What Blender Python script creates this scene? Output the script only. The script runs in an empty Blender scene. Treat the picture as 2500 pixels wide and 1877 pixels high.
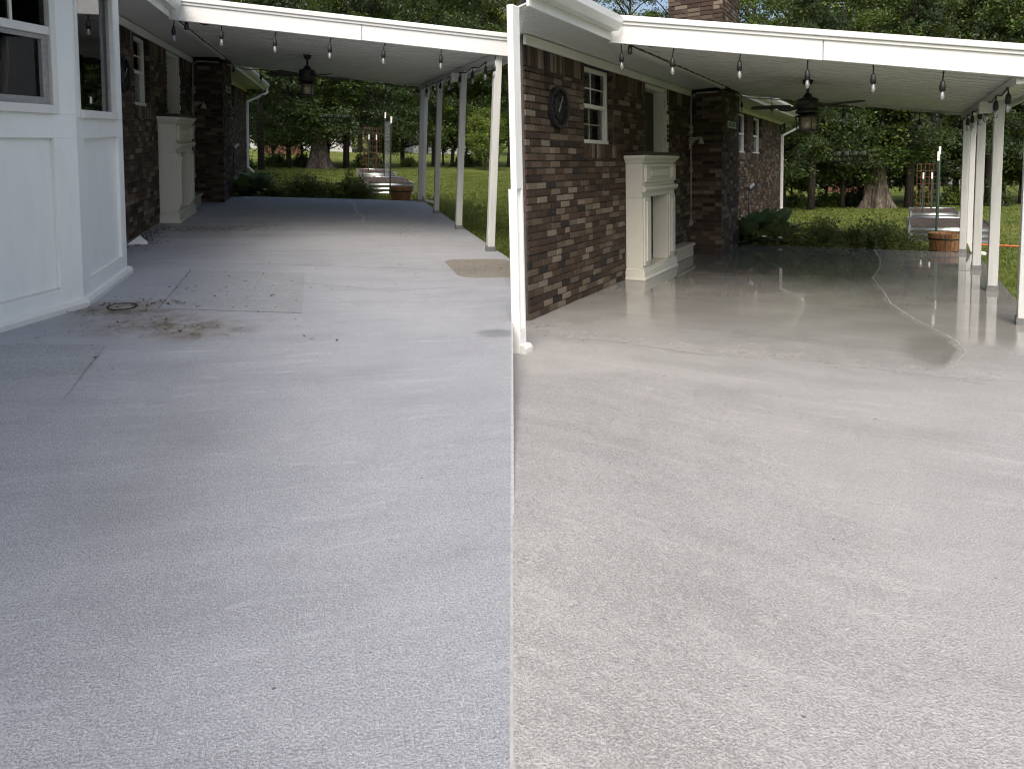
import bpy, math, random
import numpy as np
from mathutils import Matrix, Vector
R = random.Random(7)
NR = np.random.RandomState(11)
rad = math.radians
SC = bpy.context.scene
COL = SC.collection

# ------------------------------------------------------------------ camera
F = 1650.0                 # focal length in pixels of a 2500 px wide picture
PITCH = rad(7.2)
EYE = 1.4
CY = 356 + F * math.tan(PITCH)
cam_d = bpy.data.cameras.new('camera')
cam = bpy.data.objects.new('camera', cam_d)
COL.objects.link(cam)
cam.location = (0, 0, EYE)
cam.rotation_euler = (math.pi / 2 - PITCH, 0, 0)
cam_d.sensor_fit = 'HORIZONTAL'
cam_d.sensor_width = 36
cam_d.lens = 36 * F / 2500
cam_d.shift_y = -(938.5 - CY) / 2500
cam_d.clip_start = 0.05
cam_d.clip_end = 2000
SC.camera = cam

# ------------------------------------------------------------------ sky, sun, exposure
SUN_EL, SUN_AZ = rad(52), rad(192)      # azimuth clockwise from +Y; behind the camera, slightly left
world = bpy.data.worlds.new('World')
SC.world = world
world.use_nodes = True
wn = world.node_tree
wn.nodes.clear()
sky = wn.nodes.new('ShaderNodeTexSky')
sky.sky_type = 'NISHITA'
sky.sun_disc = False
sky.sun_elevation = SUN_EL
sky.sun_rotation = SUN_AZ
sky.air_density = 1.0
sky.dust_density = 7.0
sky.ozone_density = 1.0
bgn = wn.nodes.new('ShaderNodeBackground')
bgn.inputs['Strength'].default_value = 0.13
out = wn.nodes.new('ShaderNodeOutputWorld')
wn.links.new(sky.outputs[0], bgn.inputs[0])
wn.links.new(bgn.outputs[0], out.inputs[0])
sun_d = bpy.data.lights.new('sun', 'SUN')
sun_d.energy = 0.6
sun_d.angle = rad(30)
sun_d.color = (1.0, 0.96, 0.9)
sun = bpy.data.objects.new('sun', sun_d)
COL.objects.link(sun)
sd = Vector((math.sin(SUN_AZ) * math.cos(SUN_EL), math.cos(SUN_AZ) * math.cos(SUN_EL), math.sin(SUN_EL)))
sun.rotation_euler = sd.to_track_quat('Z', 'Y').to_euler()
SC.view_settings.view_transform = 'Standard'
SC.view_settings.look = 'None'
SC.view_settings.gamma = 1
SC.view_settings.exposure = 0.92
SC.view_settings.use_curve_mapping = False
SC.render.engine = 'CYCLES'
SC.cycles.max_bounces = 5
SC.cycles.diffuse_bounces = 3
SC.cycles.use_adaptive_sampling = True
SC.cycles.adaptive_threshold = .03
SC.cycles.transparent_max_bounces = 16
SC.cycles.use_denoising = True
SC.cycles.denoising_input_passes = 'RGB_ALBEDO_NORMAL'
SC.cycles.filter_width = 1.15
SC.cycles.caustics_reflective = False
SC.cycles.caustics_refractive = False
SC.cycles.sample_clamp_indirect = 6

# ------------------------------------------------------------------ two places: local axes x right, y along the house, z up
FW = np.array([0, math.cos(PITCH), -math.sin(PITCH)])
UPV = np.array([0, math.sin(PITCH), math.cos(PITCH)])
RT = np.array([1.0, 0, 0])
def axes_of(vp, roll):
    d = FW + RT * (vp[0] - 1250) / F - UPV * (vp[1] - CY) / F
    u = d / np.linalg.norm(d)
    v = np.cross(u, (0, 0, 1.0)); v /= np.linalg.norm(v)
    z = np.cross(v, u); r = rad(roll)
    return v * math.cos(r) - z * math.sin(r), u, z * math.cos(r) + v * math.sin(r)
class Place:
    def __init__(s, side, vp, roll):
        v, u, z = axes_of(vp, roll)
        s.side = side
        s.M = Matrix(((v[0], u[0], z[0], 0), (v[1], u[1], z[1], 0), (v[2], u[2], z[2], 0), (0, 0, 0, 1)))
        s.I = s.M.inverted()
    def seam_x(s, y):      # where the vertical plane between the two lots lies
        m = s.M
        return -m[0][1] * y / m[0][0]
PL = Place('left', (772, 317), 2.2)
PR = Place('right', (2195, 395), -2.2)

# ------------------------------------------------------------------ mesh helpers
class MB:
    def __init__(s): s.v = []; s.f = []; s.sm = []
    def add(s, vs, fs, smooth=False):
        o = len(s.v); s.v += [tuple(p) for p in vs]
        s.f += [tuple(i + o for i in f) for f in fs]; s.sm += [smooth] * len(fs)
        return s
    def box(s, x0, x1, y0, y1, z0, z1):
        return s.hexa([(x0,y0,z0),(x1,y0,z0),(x1,y1,z0),(x0,y1,z0),(x0,y0,z1),(x1,y0,z1),(x1,y1,z1),(x0,y1,z1)])
    def hexa(s, p):        # 4 bottom ccw, 4 top ccw
        return s.add(p, [(3,2,1,0),(4,5,6,7),(0,1,5,4),(1,2,6,5),(2,3,7,6),(3,0,4,7)])
    def obox(s, c, ax, ay, az, hx, hy, hz):
        c = Vector(c); ax = Vector(ax) * hx; ay = Vector(ay) * hy; az = Vector(az) * hz
        return s.hexa([c-ax-ay-az, c+ax-ay-az, c+ax+ay-az, c-ax+ay-az, c-ax-ay+az, c+ax-ay+az, c+ax+ay+az, c-ax+ay+az])
    def bar(s, a, b, w, h=None):   # rectangular bar between two points
        a = Vector(a); b = Vector(b); d = (b - a); L = d.length; d.normalize()
        up = Vector((0,0,1)) if abs(d.z) < .95 else Vector((0,1,0))
        x = d.cross(up).normalized(); y = x.cross(d)
        return s.obox((a+b)/2, x, d, y, w/2, L/2, (h or w)/2)
    def tube(s, pts, r, n=8, cap=True):
        pts = [Vector(p) for p in pts]; k = len(pts)
        rs = r if isinstance(r, (list, tuple)) else [r] * k
        d0 = (pts[1]-pts[0]).normalized()
        x = d0.orthogonal().normalized(); vs = []
        for i in range(k):
            d = (pts[min(i+1,k-1)] - pts[max(i-1,0)]).normalized()
            x = (x - d * x.dot(d)).normalized(); y = d.cross(x)
            for j in range(n):
                a = 2*math.pi*j/n
                vs.append(pts[i] + (x*math.cos(a) + y*math.sin(a)) * rs[i])
        fs = [(i*n+j, i*n+(j+1)%n, (i+1)*n+(j+1)%n, (i+1)*n+j) for i in range(k-1) for j in range(n)]
        s.add(vs, fs, True)
        if cap:
            o = len(s.v) - len(vs)
            s.f += [tuple(o+j for j in reversed(range(n))), tuple(o+(k-1)*n+j for j in range(n))]; s.sm += [False]*2
        return s
    def lathe(s, c, prof, n=16, cap=True):   # profile of (radius, z) from bottom up
        c = Vector(c); vs = []
        for r, z in prof:
            for j in range(n):
                a = 2*math.pi*j/n
                vs.append(c + Vector((r*math.cos(a), r*math.sin(a), z)))
        k = len(prof)
        fs = [(i*n+j, i*n+(j+1)%n, (i+1)*n+(j+1)%n, (i+1)*n+j) for i in range(k-1) for j in range(n)]
        s.add(vs, fs, True); o = len(s.v) - len(vs)
        if cap:
            s.f += [tuple(o+j for j in reversed(range(n))), tuple(o+(k-1)*n+j for j in range(n))]; s.sm += [False]*2
        return s
    def prism(s, poly, z0, z1):    # poly of (x, y) ccw
        n = len(poly)
        vs = [(x, y, z0) for x, y in poly] + [(x, y, z1) for x, y in poly]
        fs = [tuple(reversed(range(n))), tuple(range(n, 2*n))] + [(i, (i+1)%n, n+(i+1)%n, n+i) for i in range(n)]
        return s.add(vs, fs)
    def extrude(s, prof, a, b, side, up=(0,0,1)):   # section of (side, up) swept from a to b
        a = Vector(a); b = Vector(b); side = Vector(side); up = Vector(up); n = len(prof)
        vs = [a + side*p + up*q for p, q in prof] + [b + side*p + up*q for p, q in prof]
        fs = [tuple(range(n)), tuple(reversed(range(n, 2*n)))] + [(i, n+i, n+(i+1)%n, (i+1)%n) for i in range(n)]
        return s.add(vs, fs)

def fix(me):
    import bmesh
    bm = bmesh.new(); bm.from_mesh(me)
    bmesh.ops.recalc_face_normals(bm, faces=bm.faces)
    bm.to_mesh(me); bm.free()
def mesh_of(name, mb, mat, base=(0,0,0), recalc=True):
    me = bpy.data.meshes.new(name)
    bx, by, bz = base
    me.from_pydata([(x-bx, y-by, z-bz) for x, y, z in mb.v], [], mb.f)
    if recalc: fix(me)
    if any(mb.sm) and len(me.polygons) == len(mb.sm): me.polygons.foreach_set('use_smooth', mb.sm)
    if mat: me.materials.append(mat)
    return me
class Thing:
    """an Empty at the thing's base (place-local), parts built in place-local coordinates"""
    def __init__(s, pl, name, label, cat, base, group=None, rotz=0):
        s.pl = pl; s.base = base
        s.o = bpy.data.objects.new(name, None); COL.objects.link(s.o)
        s.o.empty_display_size = .1
        s.o.matrix_world = pl.M @ Matrix.Translation(base) @ Matrix.Rotation(rotz, 4, 'Z')
        s.o['label'] = label; s.o['category'] = cat
        if group: s.o['group'] = group
    def part(s, name, mb, mat, parent=None, bevel=0, label=None, recalc=True, kind=None):
        me = mesh_of(name, mb, mat, s.base, recalc)
        o = bpy.data.objects.new(name, me); COL.objects.link(o)
        o.parent = parent or s.o
        if bevel:
            m = o.modifiers.new('bevel', 'BEVEL'); m.width = bevel; m.segments = 2; m.limit_method = 'ANGLE'; m.angle_limit = rad(50)
        if label: o['label'] = label
        if kind: o['kind'] = kind
        return o
def single(pl, name, mb, mat, label, cat, base=(0,0,0), group=None, bevel=0, kind=None, recalc=True):
    me = mesh_of(name, mb, mat, base, recalc)
    o = bpy.data.objects.new(name, me); COL.objects.link(o)
    o.matrix_world = pl.M @ Matrix.Translation(base)
    if label: o['label'] = label
    if cat: o['category'] = cat
    if group: o['group'] = group
    if kind: o['kind'] = kind
    if bevel:
        m = o.modifiers.new('bevel', 'BEVEL'); m.width = bevel; m.segments = 2; m.limit_method = 'ANGLE'; m.angle_limit = rad(50)
    return o

# ------------------------------------------------------------------ materials
class NT:
    def __init__(s, name):
        s.m = bpy.data.materials.new(name); s.m.use_nodes = True
        s.t = s.m.node_tree; s.t.nodes.clear()
        s.out = s.n('ShaderNodeOutputMaterial')
    def n(s, t, **kw):
        x = s.t.nodes.new(t)
        for k, v in kw.items(): setattr(x, k, v)
        return x
    def put(s, sock, v):
        if isinstance(v, bpy.types.NodeSocket): s.t.links.new(v, sock)
        elif isinstance(v, bpy.types.Node): s.t.links.new(v.outputs[0], sock)
        else:
            if isinstance(v, (tuple, list)) and len(v) == 3 and len(sock.default_value) == 4: v = (*v, 1)
            sock.default_value = v
    def math(s, op, a, b=0.5, c=None, clamp=False):
        x = s.n('ShaderNodeMath', operation=op, use_clamp=clamp)
        s.put(x.inputs[0], a); s.put(x.inputs[1], b)
        if c is not None: s.put(x.inputs[2], c)
        return x.outputs[0]
    def mix(s, f, a, b, mode='MIX'):
        x = s.n('ShaderNodeMix', data_type='RGBA', blend_type=mode)
        s.put(x.inputs[0], f); s.put(x.inputs[6], a); s.put(x.inputs[7], b)
        return x.outputs[2]
    def ramp(s, f, stops, interp='LINEAR'):
        x = s.n('ShaderNodeValToRGB'); x.color_ramp.interpolation = interp
        e = x.color_ramp.elements
        while len(e) < len(stops): e.new(0.5)
        for el, (p, c) in zip(e, stops):
            el.position = p; el.color = (*c, 1) if len(c) == 3 else c
        s.put(x.inputs[0], f); return x.outputs[0]
    def maprange(s, v, a, b, c, d, smooth=False):
        x = s.n('ShaderNodeMapRange')
        if smooth: x.interpolation_type = 'SMOOTHSTEP'
        for i, q in enumerate((v, a, b, c, d)): s.put(x.inputs[i], q)
        return x.outputs[0]
    def coords(s, kind='Object', scale=(1,1,1)):
        tc = s.n('ShaderNodeTexCoord'); mp = s.n('ShaderNodeMapping')
        s.t.links.new(tc.outputs[kind], mp.inputs[0]); mp.inputs['Scale'].default_value = scale
        return mp.outputs[0]
    def noise(s, co, scale, detail=3, rough=.55, dist=0):
        x = s.n('ShaderNodeTexNoise'); s.put(x.inputs['Vector'], co)
        x.inputs['Scale'].default_value = scale; x.inputs['Detail'].default_value = detail
        x.inputs['Roughness'].default_value = rough; x.inputs['Distortion'].default_value = dist
        return x.outputs[0]
    def bump(s, h, strength, dist, normal=None):
        x = s.n('ShaderNodeBump'); s.put(x.inputs['Height'], h)
        x.inputs['Strength'].default_value = strength; x.inputs['Distance'].default_value = dist
        if normal is not None: s.put(x.inputs['Normal'], normal)
        return x.outputs[0]
    def attr(s, name):
        x = s.n('ShaderNodeAttribute'); x.attribute_name = name; return x.outputs['Fac']
    def bsdf(s, color, rough=.5, metal=0, normal=None, spec=.5, **kw):
        b = s.n('ShaderNodeBsdfPrincipled')
        s.put(b.inputs['Base Color'], color); s.put(b.inputs['Roughness'], rough); s.put(b.inputs['Metallic'], metal)
        s.put(b.inputs['Specular IOR Level'], spec)
        if normal is not None: s.put(b.inputs['Normal'], normal)
        for k, v in kw.items(): s.put(b.inputs[k.replace('_', ' ')], v)
        return b
    def done(s, sh): s.put(s.out.inputs[0], sh.outputs[0] if isinstance(sh, bpy.types.Node) else sh); return s.m

def paint(name, col, rough=.45, dirt=.12, dirtcol=None, grain=(1,1,1), bump=.15, scale=9, peel=0):
    n = NT(name); co = n.coords('Object', grain)
    a = n.noise(co, scale, 5, .6); b = n.noise(n.coords('Object'), 1.3, 3)
    dc = dirtcol or tuple(c*.55 for c in col)
    f = n.math('MULTIPLY', n.maprange(n.math('ADD', a, n.math('MULTIPLY', b, .6)), .75, 1.15, 0, 1), dirt)
    c = n.mix(f, col, dc)
    if peel:
        pz = n.noise(n.coords('Object', (.55, 1, 9)), 5, 6, .7, .5)
        pf = n.maprange(pz, .655, .69, 0, peel)
        c = n.mix(pf, c, (.2,.19,.17))
    return n.done(n.bsdf(c, rough, normal=n.bump(a, bump, .01)))
def plain(name, col, rough=.5, metal=0, vary=.15, scale=30):
    n = NT(name); a = n.noise(n.coords('Object'), scale, 3)
    c = n.mix(n.maprange(a, .3, .7, 0, 1), tuple(x*(1-vary) for x in col), tuple(min(1, x*(1+vary)) for x in col))
    return n.done(n.bsdf(c, rough, metal, n.bump(a, .1, .003)))

M = {}
M['white_trim'] = paint('white_trim_paint', (.68,.69,.665), .42, .25)
M['white_bay'] = paint('white_siding_paint', (.80,.83,.82), .38, .22, dirtcol=(.56,.57,.54), grain=(2,2,.5), scale=5, bump=.12)
M['white_beam'] = paint('weathered_white_beam_paint', (.72,.745,.745), .5, .18, grain=(1,8,10), bump=.35, scale=3, peel=.4)
M['post'] = paint('weathered_post_paint', (.56,.58,.57), .5, .55, dirtcol=(.30,.31,.30), grain=(14,14,.9), bump=.5, scale=2.5)
M['ceiling'] = paint('white_ceiling_paint', (.74,.745,.72), .5, .15, dirtcol=(.52,.51,.48), grain=(.5,5,5), scale=3)
M['soffit'] = paint('vinyl_soffit', (.60,.62,.61), .45, .15)
M['mantel'] = paint('cream_mantel_paint', (.60,.60,.53), .38, .12)
M['gutter'] = paint('white_gutter_enamel', (.68,.70,.69), .3, .15)
M['black_iron'] = plain('black_iron', (.012,.012,.013), .45)
M['cable'] = plain('black_cable_rubber', (.012,.012,.012), .6)
M['socket'] = plain('black_bulb_socket', (.014,.014,.015), .5)
M['grey_metal'] = plain('grey_post_bracket_metal', (.22,.23,.23), .45, .5)
M['galv'] = plain('galvanised_steel', (.55,.57,.58), .32, .9)
M['conduit'] = plain('grey_conduit', (.32,.32,.31), .45, .2)
M['mortar'] = plain('mortar', (.075,.068,.06), .9, 0, .25, 40)
M['shingle'] = plain('roof_shingle', (.08,.08,.085), .85, 0, .4, 25)
M['reflection_board'] = plain('grey_green_reflection', (.10,.115,.11), .7, 0, .2, 6)  # tone of the window reflection, painted on a board behind the panes
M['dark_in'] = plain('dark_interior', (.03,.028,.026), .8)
M['stone_step'] = plain('concrete_step', (.36,.33,.27), .8, 0, .2, 20)
M['bracket'] = plain('antique_white_bracket', (.42,.42,.38), .5)
M['black_wood'] = plain('dark_shelf_wood', (.02,.017,.014), .5, 0, .4)
M['wood_barrel'] = None
M['tpost'] = plain('green_steel_stake', (.02,.05,.035), .45)
M['tpost_tip'] = plain('white_stake_tip', (.75,.76,.75), .5)
M['rust'] = plain('rusty_wire', (.13,.052,.032), .7)
M['wire'] = plain('grey_wire', (.35,.36,.36), .5, .6)
M['soil'] = plain('dark_garden_soil', (.045,.032,.025), .95, 0, .6, 50)
M['orange'] = plain('orange_hose', (.55,.13,.04), .5)
M['white_stone'] = plain('white_stone', (.75,.75,.72), .6)
M['paper'] = plain('white_paper', (.8,.8,.77), .8)
M['siding'] = plain('pale_siding', (.50,.52,.52), .7, 0, .06, 3)
M['red_fence'] = plain('red_brown_fence', (.12,.05,.03), .8, 0, .3, 8)
M['yellow'] = plain('yellow_cloth', (.70,.64,.08), .8, 0, .2, 6)
M['litter'] = plain('dry_leaf_litter', (.05,.034,.022), .9, 0, .5, 60)
M['pale_candle'] = plain('pale_candle', (.55,.55,.5), .6)
M['plaque'] = plain('cream_plaque', (.42,.42,.36), .6, 0, .25, 40)

def mat_barrel():
    n = NT('cedar_barrel'); co = n.coords('Object', (9,9,.8))
    a = n.noise(co, 6, 5, .6, .3)
    c = n.ramp(a, [(.3,(.16,.07,.028)),(.5,(.34,.17,.075)),(.7,(.46,.27,.13))])
    return n.done(n.bsdf(c, .6, normal=n.bump(a, .3, .01)))
M['wood_barrel'] = mat_barrel()
def mat_brick():
    n = NT('mixed_brown_brick')
    g = n.n('ShaderNodeNewGeometry'); oi = n.n('ShaderNodeObjectInfo')
    f = n.math('FRACT', n.math('ADD', n.math('MULTIPLY', g.outputs['Random Per Island'], 7.31), n.math('MULTIPLY', oi.outputs['Random'], 3.77)))
    c = n.ramp(f, [(0,(.056,.038,.027)),(.16,(.072,.050,.036)),(.30,(.048,.036,.028)),(.42,(.090,.068,.050)),(.54,(.040,.029,.022)),
                   (.60,(.160,.140,.114)),(.74,(.018,.016,.016)),(.82,(.115,.096,.076)),(.90,(.225,.202,.170))], 'CONSTANT')
    co = n.coords('Object', (1,1,1))
    a = n.noise(n.coords('Object', (3,3,14)), 7, 5, .65)
    b = n.noise(co, 55, 3, .6)
    c = n.mix(1.0, c, (.86,.79,.71), 'MULTIPLY')
    c = n.mix(n.maprange(a, .3, .75, .0, .8), c, n.mix(.6, c, (.03,.022,.017)))
    c = n.mix(n.maprange(b, .55, .75, 0, .3), c, (.15,.125,.10))
    return n.done(n.bsdf(c, .8, normal=n.bump(n.math('ADD', b, a), .5, .006), spec=.3))
M['brick'] = mat_brick()
def mat_glass(name, tint, refl=1.0):
    n = NT(name)
    lw = n.n('ShaderNodeFresnel'); lw.inputs[0].default_value = 1.6
    tr = n.n('ShaderNodeBsdfTransparent'); n.put(tr.inputs[0], tint)
    gl = n.n('ShaderNodeBsdfGlossy'); gl.inputs['Roughness'].default_value = .015; n.put(gl.inputs[0], (.95,.97,1))
    mx = n.n('ShaderNodeMixShader')
    n.put(mx.inputs[0], n.math('MULTIPLY', lw, refl, clamp=True)); n.put(mx.inputs[1], tr.outputs[0]); n.put(mx.inputs[2], gl.outputs[0])
    return n.done(mx.outputs[0])
M['pane'] = mat_glass('window_glass', (.82,.86,.85), 1.0)
def mat_bulb():
    n = NT('glint_white_bulb_glass'); lw = n.n('ShaderNodeFresnel'); lw.inputs[0].default_value = 1.6
    tr = n.n('ShaderNodeBsdfTransparent'); gl = n.n('ShaderNodeBsdfGlossy'); gl.inputs['Roughness'].default_value = .03
    tl = n.n('ShaderNodeBsdfTranslucent'); n.put(tl.inputs[0], (.9,.92,.92)); df = n.n('ShaderNodeBsdfDiffuse'); n.put(df.inputs[0], (.85,.87,.87))
    a = n.n('ShaderNodeMixShader'); n.put(a.inputs[1], tl.outputs[0]); n.put(a.inputs[2], df.outputs[0])
    b = n.n('ShaderNodeMixShader'); b.inputs[0].default_value = .34; n.put(b.inputs[1], tr.outputs[0]); n.put(b.inputs[2], a.outputs[0])  # white mixed into the clear glass in place of bright glints
    c = n.n('ShaderNodeMixShader'); n.put(c.inputs[0], n.math('MULTIPLY', lw, 2.5, clamp=True)); n.put(c.inputs[1], b.outputs[0]); n.put(c.inputs[2], gl.outputs[0])
    return n.done(c.outputs[0])
M['bulb'] = mat_bulb()
M['lantern_glass'] = plain('amber_lantern_glass', (.34,.31,.22), .25)
M['ornament'] = mat_glass('ornament_glass', (.82,.88,.88), 2.0)
def mat_leaf(name, cols, trans=.25, rough=.5):
    n = NT(name)
    g = n.n('ShaderNodeNewGeometry'); oi = n.n('ShaderNodeObjectInfo')
    f = n.math('FRACT', n.math('ADD', g.outputs['Random Per Island'], n.math('MULTIPLY', oi.outputs['Random'], .0)))
    big = n.noise(n.coords('Object'), 1.1, 3)
    f2 = n.math('ADD', n.math('MULTIPLY', f, .26), n.maprange(big, .34, .66, 0, .74))  # clump noise paints sun-lit and dimmer clumps into the leaf colour
    k = len(cols)
    c = n.ramp(f2, [(i/(k-1), cc) for i, cc in enumerate(cols)])
    b = n.bsdf(c, rough, spec=.35)
    t = n.n('ShaderNodeBsdfTranslucent'); n.put(t.inputs[0], n.mix(.4, c, (.30,.34,.03)))
    mx = n.n('ShaderNodeMixShader'); mx.inputs[0].default_value = trans
    n.put(mx.inputs[1], b.outputs[0]); n.put(mx.inputs[2], t.outputs[0])
    return n.done(mx.outputs[0])
M['leaf_dark'] = mat_leaf('dark_conifer_foliage', [(.010,.022,.010),(.028,.052,.020),(.075,.11,.040)])
M['leaf_mid'] = mat_leaf('mid_green_foliage', [(.018,.040,.010),(.055,.10,.022),(.15,.20,.045)], .3)
M['leaf_light'] = mat_leaf('light_green_foliage', [(.035,.07,.012),(.11,.17,.03),(.25,.29,.06)], .35)
M['leaf_sunlit'] = mat_leaf('sunlit_tint_foliage', [(.08,.12,.02),(.16,.2,.035),(.26,.28,.06)], .4)  # sunlight on the treetop is put into this leaf colour
M['leaf_shrub'] = mat_leaf('shrub_foliage', [(.04,.065,.018),(.11,.15,.04),(.26,.26,.08)], .25)
M['leaf_hosta'] = mat_leaf('broad_blue_green_leaves', [(.03,.07,.04),(.06,.11,.06),(.11,.16,.09)], .2, .35)
M['grass_blade'] = mat_leaf('grass_blades', [(.07,.11,.02),(.13,.175,.035),(.20,.225,.06)], .3)
def mat_bark(name, a, b):
    n = NT(name); x = n.noise(n.coords('Object', (9,9,1.2)), 3, 5, .6, .6)
    c = n.ramp(x, [(.35, a), (.65, b)])
    return n.done(n.bsdf(c, .9, normal=n.bump(x, .8, .04)))
M['bark'] = mat_bark('dark_bark', (.018,.015,.012), (.06,.05,.04))
M['stump'] = mat_bark('old_trunk_bark', (.025,.020,.016), (.22,.185,.15))
def mat_lawn():
    n = NT('lawn_turf'); co = n.coords('Object')
    a = n.noise(co, .35, 3); b = n.noise(co, 14, 4, .7); c = n.noise(co, 90, 2)
    col = n.ramp(n.math('ADD', n.math('MULTIPLY', a, .6), n.math('MULTIPLY', b, .4)), [(.3,(.07,.105,.02)),(.5,(.125,.165,.035)),(.7,(.20,.22,.06))])
    p = n.noise(n.coords('Object', (.5, 1.6, 1)), .28, 3, .6)
    col = n.mix(n.maprange(p, .52, .62, 0, .65), col, (.25,.25,.06))
    col = n.mix(n.maprange(c, .62, .74, 0, .5), col, (.20,.22,.08))
    return n.done(n.bsdf(col, .85, normal=n.bump(n.math('ADD', b, c), .9, .05), spec=.2))
M['lawn'] = mat_lawn()

def mat_concrete(name, base, light, dark, gloss):
    """attributes: stain (rust brown), wet (water film), dark (darker patches; on the wet slab, film tone with tree reflections painted in)"""
    n = NT(name); co = n.coords('Object')
    st = n.coords('Object', (.35, 2.2, 1))
    big = n.noise(co, .55, 3, .6); mid = n.noise(st, 1.9, 4, .66, .4); cloud = n.noise(co, 3.1, 4, .7)
    g1 = n.noise(co, 135, 2, .6); g2 = n.noise(co, 300, 1, .5); g3 = n.noise(co, 38, 2, .65)
    t = n.math('ADD', n.math('MULTIPLY', big, .42), n.math('ADD', n.math('MULTIPLY', mid, .33), n.math('MULTIPLY', cloud, .25)))
    col = n.ramp(t, [(.36, dark), (.5, base), (.64, light)])
    grain = n.math('ADD', n.math('MULTIPLY', g1, .6), n.math('ADD', n.math('MULTIPLY', g2, .25), n.math('MULTIPLY', g3, .15)))
    dry = n.math('SUBTRACT', 1, n.math('MULTIPLY', n.attr('wet'), .6))
    col = n.mix(n.math('MULTIPLY', n.maprange(grain, .36, .50, .6, 0), dry), col, tuple(c*.42 for c in base))
    col = n.mix(n.math('MULTIPLY', n.maprange(grain, .51, .63, 0, .5), dry), col, tuple(min(.8, c*1.55) for c in light))
    vo = n.n('ShaderNodeTexVoronoi'); n.put(vo.inputs['Vector'], co); vo.inputs['Scale'].default_value = 9
    pit = n.math('MULTIPLY', n.maprange(vo.outputs['Distance'], .03, .055, 1, 0), n.maprange(n.noise(co, 2.2, 2), .52, .6, 0, 1))
    col = n.mix(n.math('MULTIPLY', pit, .7), col, tuple(c*.25 for c in base))
    scf = n.noise(n.coords('Object', (1.2, 7, 1)), 2.5, 4, .75, .6)
    col = n.mix(n.maprange(scf, .56, .68, 0, .32), col, tuple(min(.8, c*1.3) for c in light))
    col = n.mix(n.maprange(cloud, .60, .66, 0, .20), col, tuple(c*.62 for c in base))
    sn = n.noise(co, 7, 4, .7, .5)
    sf = n.math('MULTIPLY', n.attr('stain'), n.maprange(sn, .30, .62, .25, 1.1), clamp=True)
    col = n.mix(sf, col, n.mix(n.maprange(sn, .45, .7, 0, 1), (.19,.165,.125), (.105,.08,.058)))
    col = n.mix(n.math('MULTIPLY', n.attr('dark'), n.maprange(cloud, .3, .6, .6, 1)), col, tuple(c*.27*k for c, k in zip(base, (1,1.02,.9))))
    wn_ = n.noise(n.coords('Object', (.25, 1.6, 1)), 2.2, 5, .65)
    wet = n.math('MULTIPLY', n.attr('wet'), n.maprange(wn_, .30, .50, .84, 1.0), clamp=True)
    col = n.mix(n.math('MULTIPLY', wet, .74), col, tuple(c*k for c, k in zip(base, (.34,.35,.31))))
    rgh = n.math('SUBTRACT', n.math('ADD', gloss, n.maprange(cloud, .35, .65, -.05, .07)), n.math('MULTIPLY', n.math('POWER', wet, .6), gloss+.03))
    rgh = n.math('MAXIMUM', rgh, .035)
    hgt = n.math('ADD', grain, n.math('MULTIPLY', pit, -.5))
    bstr = n.maprange(wet, .15, .62, .9, .0)
    bp = n.n('ShaderNodeBump'); n.put(bp.inputs['Height'], hgt); n.put(bp.inputs['Strength'], bstr); bp.inputs['Distance'].default_value = .012
    return n.done(n.bsdf(col, rgh, normal=bp.outputs[0], spec=.5))
M['conc_L'] = mat_concrete('bluish_worn_concrete', (.312,.331,.357), (.366,.385,.411), (.255,.27,.291), .72)
M['conc_R'] = mat_concrete('warm_grey_sealed_concrete', (.352,.352,.345), (.41,.41,.402), (.285,.284,.277), .46)
M['mat_mark'] = mat_concrete('greenish_mat_mark', (.282,.302,.318), (.318,.338,.354), (.248,.265,.28), .75)
M['mud_mark'] = mat_concrete('brownish_mat_mark', (.215,.205,.175), (.26,.245,.21), (.165,.155,.13), .75)
M['joint'] = plain('joint_line', (.17,.165,.155), .9)
M['faint_line'] = plain('faint_crack_line', (.25,.24,.225), .9)
M['film_line'] = plain('dried_foam_line', (.36,.36,.345), .6)
M['pale_line'] = plain('pale_crack_filler', (.44,.44,.44), .7)
M['clock'] = plain('black_clock_metal', (.010,.010,.012), .5)
M['clock_hand'] = plain('dull_clock_hand', (.30,.30,.29), .4)

# ------------------------------------------------------------------ per-place measures (metres, camera foot at the origin)
LP = dict(W=-2.19, CH=-1.67, ch0=13.40, ch1=14.70, corner=23.2,
          posts=[(2.03,14.08),(2.03,12.04),(2.03,10.03),(2.03,8.06)], slab_r=2.13,
          back=[(-4.5,14.78),(-1.67,14.70),(1.0,14.44),(2.13,14.2)],
          jx=-1.67, jz=2.60, slope=.060, rx=2.16, bl=8.74, br=7.95, bz_l=2.565, bz_r=2.352, rl=14.80, rr=14.28,
          win=(9.36,10.28), clock=8.80, door=(11.25,12.2), mantel=(10.48,11.85), mdepth=.26, mh=1.49,
          wins2=[(17.2,18.2),(19.0,20.05)], bay=[(-2.19,7.45),(-1.74,6.96),(-1.74,5.72),(-2.79,3.62)],
          step=(12.0,12.97,.24), fan=(-.19,11.2), barrel=(1.75,15.05), soff=2.56)
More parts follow.
